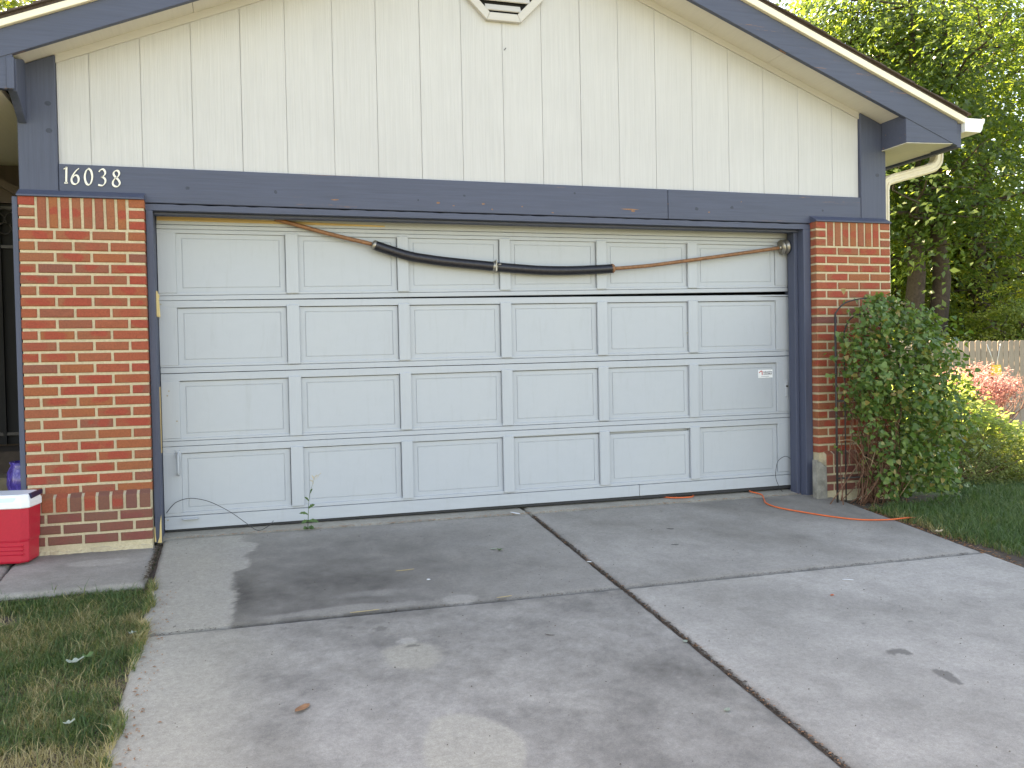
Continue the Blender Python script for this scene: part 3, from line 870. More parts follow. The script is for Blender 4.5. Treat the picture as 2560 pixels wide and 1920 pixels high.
obj('end_cap', MB().prism_y([(6.801, 2.8555), (6.95, 2.8555), (6.971, 2.885), (6.977, 2.915), (6.991, 2.935), (6.9965, 2.962), (6.801, 2.962)], -.248, -.2435), 'white', gutter)
def rect_tube(pts, hw, hd, corner=.012):
    """rectangular pipe swept along pts in the XZ plane: hw across the bend, hd along Y"""
    P = [Vector(p) for p in pts]
    m = MB(); ring = []
    prof = [(-hw, -hd + corner), (-hw, hd - corner), (-hw + corner, hd), (hw - corner, hd), (hw, hd - corner), (hw, -hd + corner), (hw - corner, -hd), (hw * .33, -hd), (hw * .25, -hd + .005), (-hw * .25, -hd + .005), (-hw * .33, -hd), (-hw + corner, -hd)]
    vs = []
    for i, p in enumerate(P):
        t = (P[min(i + 1, len(P) - 1)] - P[max(i - 1, 0)]).normalized()
        yv = Vector((0, 1, 0)); nrm = t.cross(yv).normalized()
        for a, c in prof: vs.append(p + nrm * a + yv * c)
    n = len(prof)
    fs = [(i * n + k, i * n + (k + 1) % n, (i + 1) * n + (k + 1) % n, (i + 1) * n + k) for i in range(len(P) - 1) for k in range(n)]
    return m.add(vs, fs)
dp = spline([(6.93, .20, 2.856), (6.93, .20, 2.76)], 2) + spline([(6.925, .20, 2.72), (6.885, .20, 2.675), (6.83, .195, 2.652)], 5) + spline([(6.44, .17, 2.545), (6.37, .165, 2.515), (6.345, .16, 2.45)], 5) + [Vector((6.345, .16, .02))]
obj('downspout', rect_tube(dp, .040, .046), 'downspout', house)
obj('eave_return', MB().prism_y([(-.575, 2.715), (.040, 2.722), (.040, zf(.04) + .03), (-.575, zf(-.575) + .03)], -.2155, -.180), 'blue_h', house, .003)
br = [(-.178, 2.722), (-.10, 2.690), (-.02, 2.640), (.062, 2.600), (.062, 2.985), (-.178, 2.91)]
obj('eave_bracket', MB().prism_x(br, .006, .052), 'blue_v', house, .003)
obj('bracket_face', MB().box(.010, .050, -.224, -.2158, 2.724, 2.905), 'blue_v', house, .002)

# shell of the garage (keeps the inside dark)
obj('side_wall', MB().box(6.232, 6.300, .31, 8.0, -.4, 2.90), 'siding', house)
obj('side_wall', MB().box(.0, .06, .31, 8.0, -.4, 2.95), 'brownwood', house)
obj('back_wall', MB().prism_y([(.0, -.4), (6.3, -.4), (6.3, 2.9), (XR, 4.2), (.0, 2.93)], 7.95, 8.05), 'siding', house)
obj('garage_floor', MB().box(.06, 6.23, .64, 7.95, -.02, .012), 'concrete_old', house)
obj('light_leak_screen', MB().box(.065, 6.23, .66, .70, -.1, 2.9), 'dark', house)  # black sheet added behind the door to stop light leaking through the gaps
obj('lintel_block', MB().box(.065, 6.23, .21, .22, 2.145, 2.6), 'dark', house)

# entry porch at the left
obj('porch_ceiling', MB().box(-4.0, -.036, -.18, 1.95, 2.725, 2.76), 'soffit', house)
obj('porch_fascia', MB().box(-4.0, -.60, -.215, -.181, 2.70, 2.90), 'blue_h', house)
obj('porch_roof', MB().add([(-4.4, -.25, 2.90), (-.55, -.25, 2.90), (-.3, 5.2, 4.8), (-4.4, 5.2, 4.8), (-4.4, 9.5, 3.0), (-.3, 9.5, 3.0), (-4.4, -.25, 2.87), (-.55, -.25, 2.87)], [(0, 1, 2, 3), (3, 2, 5, 4), (6, 7, 1, 0)]), 'shingle', house)
obj('porch_wall', MB().box(-4.0, -.002, 1.90, 2.0, -.3, 2.724), 'brownwood', house)
obj('house_body', MB().prism_x([(.0, -.4), (9.0, -.4), (9.0, 3.1), (5.2, 4.7), (.0, 2.88)], -4.1, -4.0), 'siding', house)
obj('house_body', MB().box(-4.0, -.002, 2.01, 9.0, -.4, 2.85), 'siding', house)
obj('porch_header', MB().box(-3.99, -.003, 1.85, 1.8995, 2.42, 2.56), 'brownwood', house)
obj('porch_brace', MB().hexa([(-.78, 1.70, 2.70), (-.70, 1.70, 2.70), (-.70, 1.78, 2.70), (-.78, 1.78, 2.70), (-.32, 1.70, 2.44), (-.24, 1.70, 2.47), (-.24, 1.78, 2.47), (-.32, 1.78, 2.44)]), 'brownwood', house)
steps = obj('entry_steps', MB().box(-2.4, -.003, 1.30, 1.8995, -.1, .52), 'porch_brown', house, .006)
obj('step', MB().box(-2.4, -.004, .98, 1.299, -.1, .36), 'porch_tan', steps, .006)
obj('step', MB().box(-2.4, -.005, .66, .979, -.1, .18), 'porch_brown', steps, .006)
sd = obj('security_door', MB().box(-1.25, -.20, 1.80, 1.83, .54, 2.40), 'dark', house)
for x in (-1.22, -.98, -.74, -.50, -.36, -.23):
    obj('door_bar', MB().box(x - .012, x + .012, 1.765, 1.798, .54, 2.40), 'dark', sd)
for z in (.62, 2.07, 2.37):
    obj('door_rail', MB().box(-1.25, -.20, 1.770, 1.796, z - .012, z + .012), 'iron_grey', sd)
for x, z, r in ((-.50, 2.28, .045), (-.405, 2.285, .045), (-.455, 2.21, .045), (-.36, 2.205, .045), (-.55, 2.20, .05), (-.32, 2.29, .04)):
    obj('scroll_ring', MB().tube([(x + r * math.cos(a * .3491), 1.755, z + r * math.sin(a * .3491)) for a in range(19)], .004, 5), 'iron_grey', sd)
obj('scroll_ring', MB().tube(spline([(-.62, 1.755, 2.40), (-.5, 1.755, 2.375), (-.38, 1.755, 2.33), (-.27, 1.755, 2.24)], 5), .004, 5), 'iron_grey', sd)

# ------------------------------------------------------------------ the garage door
DX0, DX1 = .752, 5.545
garage_door = thing('garage_door', 'wide pale grey-blue panelled garage door with sagging top section between the brick pillars', 'garage door', (3.15, .3, .04))
stx = [(1.567, 1.651), (2.332, 2.412), (3.084, 3.166), (3.846, 3.928), (4.612, 4.694)]
# left bottom, left top, right bottom, right top, right edge, panel bottom / top insets
secs = [(.034, .581, .055, .603, 5.545, .112, .045),
        (.584, 1.0625, .607, 1.1025, 5.541, .052, .049),
        (1.0665, 1.5425, 1.1075, 1.601, 5.534, .056, .046),
        (1.5442, 2.100, 1.628, 2.108, 5.514, .050, .112)]
for si, (lb, lt, rb, rt, xr, pb, pt) in enumerate(secs):
    def Z(x, t, lb=lb, lt=lt, rb=rb, rt=rt):
        k = (x - DX0) / (DX1 - DX0)
        b0 = lb + (rb - lb) * k; t0 = lt + (rt - lt) * k
        return b0, t0
    def strip(m, xa, xb, ya, yb, lo, hi, ref='b', ref2='b'):
        def zz(x, o, r):
            b0, t0 = Z(x, 0)
            return (b0 if r == 'b' else t0) + o
        m.hexa([(xa, ya, zz(xa, lo, ref)), (xb, ya, zz(xb, lo, ref)), (xb, yb, zz(xb, lo, ref)), (xa, yb, zz(xa, lo, ref)),
                (xa, ya, zz(xa, hi, ref2)), (xb, ya, zz(xb, hi, ref2)), (xb, yb, zz(xb, hi, ref2)), (xa, yb, zz(xa, hi, ref2))])
    m = MB()
    # rails
    if si == 0:
        strip(m, DX0, 4.17, .2795, .325, 0.0, pb - .028)
        strip(m, 4.1735, xr, .2795, .325, 0.0, pb - .028)
        strip(m, DX0, xr, .2815, .325, pb - .0245, pb - .001)
    else:
        strip(m, DX0, xr, .2800, .325, 0.0, pb - .020)
        strip(m, DX0, xr, .2820, .325, pb - .0175, pb - .001)
    if si == 3:
        strip(m, DX0, xr, .2800, .325, -.055, 0.0, 't', 't')
        strip(m, DX0, xr, .2815, .325, -.084, -.058, 't', 't')
        strip(m, DX0, xr, .2800, .325, -pt, -.0865, 't', 't')
    else:
        strip(m, DX0, xr, .2800, .325, -pt, 0.0, 't', 't')
    strip(m, DX0 + .002, xr - .002, .3255, .335, .01, -.01, 'b', 't')
    sec = obj('door_section', m, 'worn', garage_door, .0015)
    # stiles : applied strips a little proud, tapered ends
    ends = [(DX0, .866)] + stx + [(5.402, xr)]
    for k, (xa, xb) in enumerate(ends):
        mm_ = MB()
        p_ = .270 if 0 < k < 6 else .2785
        jt = random.uniform(-.004, .004)
        lo = pb - (.014 if 0 < k < 6 else .002) + jt; hi = -pt + (.010 if 0 < k < 6 else .002)
        strip(mm_, xa + jt * .3, xb + jt * .3, p_, .3253, lo, hi, 'b', 't')
        obj('stile', mm_, 'door_v', sec, .003 if 0 < k < 6 else .0015)
    # panels with a routed line
    for k in range(6):
        xa = ends[k][1]; xb = ends[k + 1][0]
        zl = lambda x: Z(x, 0)[0] + pb - .0005
        zh = lambda x: Z(x, 0)[1] - pt + .0005
        drop = .0018 if si == 3 else random.uniform(.0050, .0068)           # panels have slipped in their rebates
        if si == 0 and k in (3, 4): drop = .012 if k == 3 else .020
        def ring(ins, y, ix=None):
            ix = ins if ix is None else ix
            x0_, x1_ = xa + ix + .0006, xb - ix - .0030
            return [(x0_, y, zl(x0_) + ins - .0005), (x1_, y, zl(x1_) + ins - .0005), (x1_, y, zh(x1_) - ins - drop), (x0_, y, zh(x0_) - ins - drop)]
        R_ = [ring(0, .325, .0), ring(0, .293, .0), ring(.030, .2925, .035), ring(.0315, .2965, .0365), ring(.0345, .2965, .0395), ring(.0360, .2925, .0410)]
        mp = MB()
        vs = [p for r in R_ for p in r]
        fs = []
        for i in range(len(R_) - 1):
            for q in range(4):
                fs.append((i * 4 + q, i * 4 + (q + 1) % 4, i * 4 + 4 + (q + 1) % 4, i * 4 + 4 + q))
        fs.append(tuple(len(vs) - 4 + q for q in range(4)))
        mp.add(vs, fs)
        obj('panel', mp, 'door', sec)
obj('bottom_seal', MB().hexa([(.76, .286, .018), (5.54, .286, .026), (5.54, .318, .026), (.76, .318, .018), (.76, .284, .033), (5.54, .284, .054), (5.54, .320, .054), (.76, .320, .033)]), 'rubber', garage_door, .004)
obj('raw_edge', MB().hexa([(.757, .2775, 2.068), (2.25, .2775, 2.062), (2.25, .2795, 2.062), (.757, .2795, 2.068), (.757, .2775, 2.101), (2.25, .2775, 2.072), (2.25, .2795, 2.072), (.757, .2795, 2.101)]), 'rawwood', garage_door)
# lift handle, step plate, lock escutcheon, screws
h = obj('lift_handle', MB().tube(spline([(.846, .272, .540), (.846, .246, .520), (.846, .240, .47), (.845, .244, .410), (.845, .272, .395)], 5), .0085, 8), 'door_v', garage_door)
obj('handle_plate', MB().box(.832, .860, .272, .2783, .505, .558), 'door_v', h, .003)
obj('step_plate', MB().box(.864, .962, .250, .2793, .096, .106), 'door_v', garage_door, .003)
obj('lock_plate', MB().box(5.472, 5.500, .2715, .2783, .775, .90), 'door_v', garage_door, .003)
obj('lock_bolt', MB().tube([(5.486, .262, .86), (5.486, .2710, .86)], .008, 10), 'iron', garage_door)
for x, z in ((.772, .10), (.80, .95), (.79, .92), (.845, .75), (4.60, 1.30), (.765, 1.52)):
    obj('screw_head', MB().tube([(x, .2765, z), (x, .2795, z)], .006, 8), 'zinc', garage_door)
obj('cracked_corner', MB().prism_y([(5.22, 1.5855), (5.527, 1.582), (5.527, 1.5865), (5.40, 1.5875)], .2765, .2805), 'dark', garage_door)

# sticker on the door
st = thing('sticker', 'small white installer sticker on right end panel of garage door', 'sticker', (5.302, .2915, .964))
obj('label_sheet', MB().hexa([(5.236, .2905, .932), (5.369, .2905, .933), (5.369, .2918, .933), (5.236, .2918, .932), (5.236, .2905, .997), (5.369, .2905, .998), (5.369, .2918, .998), (5.236, .2918, .997)]), 'paper', st)
obj('roof_emblem', MB().prism_y([(5.241, .974), (5.247, .971), (5.262, .984), (5.268, .981), (5.268, .955), (5.275, .955), (5.275, .986), (5.262, .991)], .2892, .2903), 'printred', st)
for row, (z, x0, x1, hh) in enumerate(((.978, 5.283, 5.364, .0075), (.9625, 5.283, 5.364, .0075), (.944, 5.262, 5.338, .0028))):
    m = MB(); x = x0
    while x < x1 - .004:
        w = random.uniform(.003, .006) * (1 if row < 2 else .6)
        hz = hh * random.uniform(.7, 1.25)
        m.box(x, min(x + w, x1), .2893, .2903, z - hh * .5, z - hh * .5 + hz)
        x += w + .0012
    tag(obj('print_line', m, 'printdark', st), kind='stuff')

# ------------------------------------------------------------------ fallen torsion spring
ts = thing('torsion_spring', 'broken black torsion spring sagging on a rusty shaft across the garage door', 'spring', (3.05, .235, 1.8))
tube_pts = [(2.165, .235, 1.930), (2.391, .235, 1.862), (2.55, .235, 1.836), (2.724, .235, 1.817), (3.02, .235, 1.793)]
tube_pts2 = [(3.050, .235, 1.789), (3.166, .235, 1.781), (3.36, .235, 1.770), (3.549, .235, 1.768), (3.75, .235, 1.775), (3.955, .235, 1.788)]
def coil(pts, r, turns):
    P = spline(pts, 10); m = MB()
    L = [0]
    for a, c in zip(P[:-1], P[1:]): L.append(L[-1] + (c - a).length)
    n = turns * 2
    rings = []; rs = []
    for i in range(n + 1):
        s = L[-1] * i / n
        k = max(j for j in range(len(L)) if L[j] <= s + 1e-9); k = min(k, len(P) - 2)
        t = (s - L[k]) / max(L[k + 1] - L[k], 1e-9)
        rings.append(P[k].lerp(P[k + 1], t)); rs.append(r if i % 2 else r - .0016)
    return m.tube(rings, rs, 14)
obj('spring_coil', coil(tube_pts, .0345, 120), 'spring', ts)
obj('spring_coil', coil(tube_pts2, .0345, 120), 'spring', ts)
obj('shaft', MB().tube(spline([(1.50, .246, 2.092), (1.60, .245, 2.068), (1.87, .24, 1.998), (2.149, .235, 1.936)], 6), .0142, 10), 'rust', ts)
obj('shaft', MB().tube(spline([(3.97, .235, 1.788), (4.25, .235, 1.813), (4.536, .235, 1.850), (4.98, .234, 1.910), (5.42, .232, 1.972)], 6), .0142, 10), 'rust', ts)
obj('winding_cone', MB().tube([(2.152, .235, 1.935), (2.163, .235, 1.931), (2.185, .235, 1.924)], [.024, .036, .0315], 12), 'zinc', ts)
obj('winding_cone', MB().tube([(3.935, .235, 1.787), (3.962, .235, 1.789), (3.975, .235, 1.790)], [.0315, .036, .024], 12), 'rust', ts)
cl = obj('centre_bracket', MB().tube([(3.018, .235, 1.7935), (3.03, .235, 1.792), (3.052, .235, 1.789)], [.035, .037, .033], 12), 'zinc', ts)
obj('bracket_plate', MB().hexa([(3.030, .195, 1.752), (3.044, .195, 1.755), (3.050, .262, 1.755), (3.036, .262, 1.752), (3.036, .195, 1.838), (3.042, .195, 1.838), (3.044, .262, 1.838), (3.038, .262, 1.838)]), 'zinc', cl, .003)
obj('cone_bolt', MB().tube([(3.052, .206, 1.802), (3.074, .198, 1.804)], .006, 8), 'zinc', cl)
dr = obj('cable_drum', MB().tube([(5.418, .232, 1.972), (5.424, .232, 1.973), (5.424, .232, 1.973), (5.436, .231, 1.9755), (5.440, .231, 1.976), (5.462, .230, 1.979), (5.466, .230, 1.980), (5.474, .230, 1.981)], [.020, .022, .060, .060, .050, .050, .058, .056], 24), 'zinc', ts)
obj('drum_hub', MB().tube([(5.400, .232, 1.969), (5.420, .232, 1.972)], .024, 12), 'zinc', dr)

# ------------------------------------------------------------------ loose lift cables
c1 = obj('lift_cable', MB().tube(spline([(.765, .262, .150), (.80, .24, .195), (.84, .215, .228), (.922, .20, .246), (1.04, .19, .216), (1.169, .18, .140), (1.27, .175, .058), (1.336, .17, .010), (1.40, .17, .030), (1.44, .175, .066)], 6), .0024, 6), 'cable', None, 0, (1.336, .17, .004))
tag(c1, 'thin loose steel cable arching over the lower left corner of the garage door', 'cable', 'loose lift cables')
c2 = obj('lift_cable', MB().tube(spline([(5.525, .262, .235), (5.49, .245, .275), (5.43, .225, .297), (5.36, .215, .265), (5.335, .21, .20), (5.332, .21, .13), (5.364, .212, .055), (5.396, .215, .014)], 6), .0022, 6), 'cable', None, 0, (5.396, .215, .012))
tag(c2, 'thin cable loop springing from lower right corner of the garage door', 'cable', 'loose lift cables')
w = obj('wood_splinter', MB().prism_y([(.748, 1.432), (.769, 1.430), (.764, 1.52), (.762, 1.552), (.766, 1.556), (.765, 1.576), (.757, 1.585), (.754, 1.598), (.737, 1.597), (.735, 1.572), (.741, 1.50)], .158, .196), 'palewood', None, .002, (.752, .18, 1.43))
tag(w, 'pale split piece of bare wood wedged at the left door jamb', 'wood piece')

# ------------------------------------------------------------------ house number
hn = thing('house_number', 'white metal house number 16038 on the slate blue beam', 'house number', (.40, .068, 2.245))
def stroke(pts, x0, z0, w, hgt, closed=False):
    P = spline([(a, 0, b2) for a, b2 in pts], 8)
    slant = .16
    Q = [Vector((x0 + (p.x * w) + slant * p.z * w * .5, 0, z0 + p.z * hgt)) for p in P]
    L, R2 = [], []
    pen = math.radians(40)
    n = len(Q)
    for i, q in enumerate(Q):
        if closed: t = (Q[(i + 1) % (n - 1)] - Q[(i - 1) % (n - 1)])
        else: t = (Q[min(i + 1, n - 1)] - Q[max(i - 1, 0)])
        t.normalize()
        an = math.atan2(t.z, t.x)
        wd = .0020 + .0042 * abs(math.sin(an - pen)) ** 1.2
        nr = Vector((-t.z, 0, t.x))
        L.append(q + nr * wd); R2.append(q - nr * wd)
    m = MB()
    vs = [(p.x, .0615, p.z) for p in L] + [(p.x, .0615, p.z) for p in R2] + [(p.x, .0695, p.z) for p in L] + [(p.x, .0695, p.z) for p in R2]
    fs = []
    for i in range(n - 1):
        fs += [(i, n + i, n + i + 1, i + 1), (i, i + 1, 2 * n + i + 1, 2 * n + i), (n + i, 3 * n + i, 3 * n + i + 1, n + i + 1)]
    fs += [(0, 2 * n, 3 * n, n), (n - 1, 2 * n - 1, 4 * n - 1, 3 * n - 1)]
    return m.add(vs, fs)
digits = [('1', .246, .020, 2.2475, [[(.0, .86), (.45, .92), (.75, 1.0)], [(.78, 1.0), (.72, .6), (.66, .02)], [(.15, .02), (.66, .02), (1.1, .03)]]),
          ('6', .286, .046, 2.244, [[(.95, .98), (.62, .84), (.22, .55), (.05, .28), (.2, .05), (.55, .0), (.85, .12), (.92, .34), (.75, .52), (.45, .53), (.15, .38)]]),
          ('0', .360, .047, 2.2425, [[(.5, 1.0), (.2, .85), (.05, .5), (.2, .14), (.5, .0), (.8, .14), (.95, .5), (.8, .85), (.5, 1.0)]]),
          ('3', .438, .047, 2.2415, [[(.08, .84), (.3, .97), (.6, 1.0), (.83, .86), (.80, .68), (.5, .55), (.35, .52)], [(.35, .53), (.65, .5), (.88, .34), (.8, .13), (.5, .0), (.02, .03)]]),
          ('8', .519, .046, 2.238, [[(.55, 1.0), (.25, .93), (.15, .76), (.4, .58), (.75, .42), (.93, .22), (.75, .04), (.45, .0), (.12, .1), (.08, .3), (.35, .5), (.68, .62), (.85, .8), (.75, .95), (.55, 1.0)]])]
for ch, x, wd, z, sts in digits:
    m = MB()
    for s_ in sts:
        q = stroke(s_, x, z, wd, .100, ch in '08')
        m.add(q.v, q.f)
    obj('digit', m, 'numeral', hn)

# ------------------------------------------------------------------ cooler
ang = math.radians(-9)
cl0 = Vector((.055, -.28, -.012))
def CP(i, j, h):
    """i leftwards along the front, j backwards, h up"""
    return Vector((cl0.x - i * math.cos(ang) , cl0.y - i * math.sin(ang) , cl0.z)) + Vector((-math.sin(ang) * j, math.cos(ang) * j, h))
cooler = thing('cooler', 'red cooler with white rim and navy handle standing beside the left brick pillar', 'cooler', tuple(CP(.23, .13, 0)))
CW, CDp = .46, .245
def crings(specs):
    vs = []; 
    for ins, hgt in specs:
        c = .035
        pts = [(ins + c, ins), (CW - ins - c, ins), (CW - ins, ins + c), (CW - ins, CDp - ins - c), (CW - ins - c, CDp - ins), (ins + c, CDp - ins), (ins, CDp - ins - c), (ins, ins + c)]
        vs += [CP(a, b2, hgt) for a, b2 in pts]
    fs = []
    for r in range(len(specs) - 1):
        for k in range(8):
            fs.append((r * 8 + (k + 1) % 8, r * 8 + k, r * 8 + 8 + k, r * 8 + 8 + (k + 1) % 8))
    fs.append(tuple(range(8)))
    fs.append(tuple(range(len(vs) - 1, len(vs) - 9, -1)))
    return MB().add(vs, fs)
body = obj('body', crings([(.020, 0), (.012, .012), (.010, .125), (.0075, .128), (.0075, .132), (.006, .135), (.0, .318)]), 'cooler_red', cooler, .003)
for k in range(3):
    hz = .045 + k * .024
    m = MB().hexa([CP(.03, .0125, hz), CP(.20, .0125, hz), CP(.20, .03, hz), CP(.03, .03, hz), CP(.03, .006, hz + .012), CP(.20, .006, hz + .012), CP(.20, .03, hz + .012), CP(.03, .03, hz + .012)])
    obj('rib', m, 'cooler_red', body, .002)
rim = obj('rim', crings([(-.003, .3185), (-.006, .325), (-.006, .352), (.004, .395), (.010, .399)]), 'cooler_white', cooler, .003)
obj('recess', MB().hexa([CP(.075, -.0065, .345), CP(.43, -.0065, .345), CP(.43, .01, .345), CP(.055, .01, .345), CP(.055, -.001, .382), CP(.43, -.001, .382), CP(.43, .012, .385), CP(.05, .012, .385)]), 'cooler_recess_shade', rim, .003)  # slightly raised panel, recess shade painted in its bluish colour
obj('handle', MB().hexa([CP(-.010, .055, .368), CP(.010, .055, .368), CP(.010, .225, .376), CP(-.010, .225, .376), CP(-.009, .050, .398), CP(.010, .050, .400), CP(.010, .232, .403), CP(-.009, .232, .401)]), 'navy', cooler, .004)
# raised maker's word on the front
fc = bpy.data.curves.new('emblem', 'FONT')
fc.body = 'Igloo'; fc.size = .055; fc.extrude = .0012; fc.shear = .2
fo = bpy.data.objects.new('emblem', fc)
COL.objects.link(fo)
fo.parent = cooler
fo.location = CP(.19, .0075, .148) - ORIG[cooler.name]
fo.rotation_euler = (math.radians(90), 0, ang)
bpy.context.view_layer.update()
em = bpy.data.meshes.new_from_object(fo.evaluated_get(bpy.context.evaluated_depsgraph_get()))
em.materials.clear(); em.materials.append(M['cooler_red'])
e2 = bpy.data.objects.new('maker_word', em); COL.objects.link(e2); e2.parent = cooler
e2.location = fo.location; e2.rotation_euler = fo.rotation_euler
bpy.data.objects.remove(fo)

# purple glazed pot behind it
pot = thing('glazed_pot', 'purple streaked glazed pot on the entry step behind the red cooler', 'pot', (-.165, .82, .18))
obj('vessel', MB().lathe([(.0, .1805), (.078, .1805), (.105, .24), (.124, .335), (.118, .415), (.095, .46), (.103, .485), (.094, .485), (.082, .46), (.088, .39), (.0, .38)], -.165, .82, 28), 'glaze', pot)

# ------------------------------------------------------------------ extension cord
cord = obj('extension_cord', MB().tube(spline([(5.20, .34, .032), (5.13, .27, .028), (5.165, .16, .014), (5.10, .02, .0), (5.046, -.10, -.012), (5.06, -.23, -.025), (5.158, -.392, -.041), (5.291, -.559, -.058), (5.434, -.678, -.070), (5.635, -.732, -.075), (5.76, -.745, -.070), (5.85, -.74, -.075)], 8), .0056, 8), 'orange', None, 0, (5.1, .0, .0))
tag(cord, 'orange extension cord snaking from under the garage door onto the right lawn', 'cord')
cord2 = obj('extension_cord', MB().tube(spline([(4.38, .33, .024), (4.42, .268, .022), (4.50, .240, .020), (4.60, .246, .020), (4.66, .33, .024)], 8), .0056, 8), 'orange', None, 0, (4.5, .24, .013))
tag(cord2, 'short orange cord loop poking out from under the middle of the garage door', 'cord')

SUNV = np.array(_sd)
# ------------------------------------------------------------------ leaves helper (numpy)
def leaf_cloud(P, Nrm, size, aspect=.5, droop=None, fold=.12, rng=RNG):
    """kite-shaped leaves: base, left, tip, right"""
    n = len(P)
    Nrm = Nrm / np.linalg.norm(Nrm, axis=1, keepdims=True)
    a = rng.normal(size=(n, 3))
    if droop is not None: a = a * .6 + np.asarray(droop)
    d = a - (a * Nrm).sum(1, keepdims=True) * Nrm
    d /= np.linalg.norm(d, axis=1, keepdims=True) + 1e-9
    s = np.cross(Nrm, d)
    sz = size[:, None]
    V = np.empty((n, 4, 3))
    V[:, 0] = P - d * sz * .5
    V[:, 1] = P - d * sz * .08 + s * sz * aspect * .5 + Nrm * sz * fold
    V[:, 2] = P + d * sz * .5 - Nrm * sz * fold * .6
    V[:, 3] = P - d * sz * .08 - s * sz * aspect * .5 + Nrm * sz * fold
    F = np.arange(n * 4).reshape(n, 4)
    return V.reshape(-1, 3), F

def limb(m, a, b2, r0, r1, wob=.06, n=5, sides=7):
    a, b2 = Vector(a), Vector(b2)
    L = (b2 - a).length
    pts = [a.lerp(b2, i / n) + Vector((random.gauss(0, wob), random.gauss(0, wob), random.gauss(0, wob * .5))) * L * (0 if i in (0,) else .5) for i in range(n + 1)]
    m.tube(spline(pts, 2), [r0 + (r1 - r0) * i / (2 * n) for i in range(2 * n + 1)], sides)
    return pts

# ------------------------------------------------------------------ trees
def make_tree(seed, height, crown_r, base_z, n_clumps, per, leaf, trunks=1, droop=.5, loose=1.0):
    """returns (trunk mesh, crown mesh) around the origin"""
    rng = np.random.default_rng(seed); random.seed(seed)
    tm = MB(); anchors = []
    for t in range(trunks):
        bx_ = (t - (trunks - 1) / 2) * .5
        lean = (random.uniform(-.6, .6) + bx_ * .8, random.uniform(-.5, .5))
        top = (bx_ + lean[0], lean[1], height * .86)
        pts = limb(tm, (bx_, 0, -.3), top, height * .020 + .06, .03, .03, 6, 9)
        for k in range(13):
            f = random.uniform(.34, .95); q = pts[min(int(f * 6), 5)].lerp(pts[min(int(f * 6) + 1, 6)], f * 6 % 1)
            an = random.uniform(0, 6.28); L = crown_r * random.uniform(.55, 1.0) * (1.15 - .55 * f)
            e = (q.x + math.cos(an) * L, q.y + math.sin(an) * L, q.z + L * random.uniform(-.05, .45))
            bp = limb(tm, q, e, .085 * (1.1 - f * .7), .015, .08, 4, 6)
            anchors += bp[1:]
            for s2 in range(2):
                q2 = bp[random.randrange(1, 4)]
                e2 = q2 + Vector((random.gauss(0, 1), random.gauss(0, 1), random.uniform(-.3, .5))) * crown_r * .26
                bp2 = limb(tm, q2, e2, .03, .008, .08, 3, 5); anchors += bp2[1:]
    A = np.array([tuple(a) for a in anchors])
    # clump centres: around limb ends and through an uneven ellipsoid
    ca = A[rng.integers(0, len(A), n_clumps // 2)] + rng.normal(0, .35 * crown_r / 3, (n_clumps // 2, 3))
    m2 = n_clumps - len(ca)
    u = rng.normal(size=(m2, 3)); u /= np.linalg.norm(u, axis=1, keepdims=True)
    r = rng.random(m2) ** .45
    lob = 1 + .22 * np.sin(u[:, 0] * 5 + seed) * np.cos(u[:, 2] * 4 + seed * .7) + .15 * np.sin(u[:, 1] * 7 + seed)
    hz = (height - base_z) / 2
    cb = u * (r * lob)[:, None] * np.array([crown_r, crown_r, hz]) + np.array([0, 0, base_z + hz])
    C = np.concatenate([ca, cb]); C = C[(C[:, 2] > base_z * .8)]
    n = len(C) * per
    ci = np.repeat(np.arange(len(C)), per)
    # each clump is a spray hanging outwards from the trunk: a thin tilted sheet of leaves
    rd = C[:, :2] / (np.linalg.norm(C[:, :2], axis=1, keepdims=True) + 1e-6)
    rd = rd + rng.normal(0, .35, rd.shape)
    off_ = rng.normal(size=(n, 3)) * np.array([.56, .56, .075]) * loose
    out = (off_[:, :2] * rd[ci]).sum(1)
    off_[:, 2] -= droop * 1.5 * out + .25 * droop * np.abs(out) ** 1.5
    P = C[ci] + off_
    N_ = rng.normal(size=(n, 3)) * .34 + np.array([0, 0, .45]) + SUNV * .55          # leaves turn to the light
    N_[:, :2] += rd[ci] * .55
    size = leaf * rng.uniform(.65, 1.35, n)
    V, F = leaf_cloud(P, N_, size, .55, droop=(0, 0, -.5), rng=rng)
    ctone = rng.random(len(C))
    tone = np.clip(ctone[ci] * .65 + rng.random(n) * .35, 0, 1)
    return tm, V, F, tone

def plant_tree(protos, k, loc, rot, sc, label, mat, group, name='tree', cat='tree'):
    tm, V, F, tone, cache = protos[k]
    t = thing(name, label, cat, loc, group)
    t.rotation_euler = (0, 0, rot); t.scale = (sc, sc, sc)
    if 'trunk' not in cache:
        me = bpy.data.meshes.new('trunk'); me.from_pydata(tm.v, [], tm.f); me.polygons.foreach_set('use_smooth', [True] * len(tm.f)); me.materials.append(M['bark'])
        cache['trunk'] = me
    if mat not in cache:
        ob = np_mesh('crown', V, F, mat, None, tone); cache[mat] = ob.data
        bpy.data.objects.remove(ob)
    for nm, me in (('trunk', cache['trunk']), ('crown', cache[mat])):
        o = bpy.data.objects.new(nm, me); COL.objects.link(o); o.parent = t
    return t

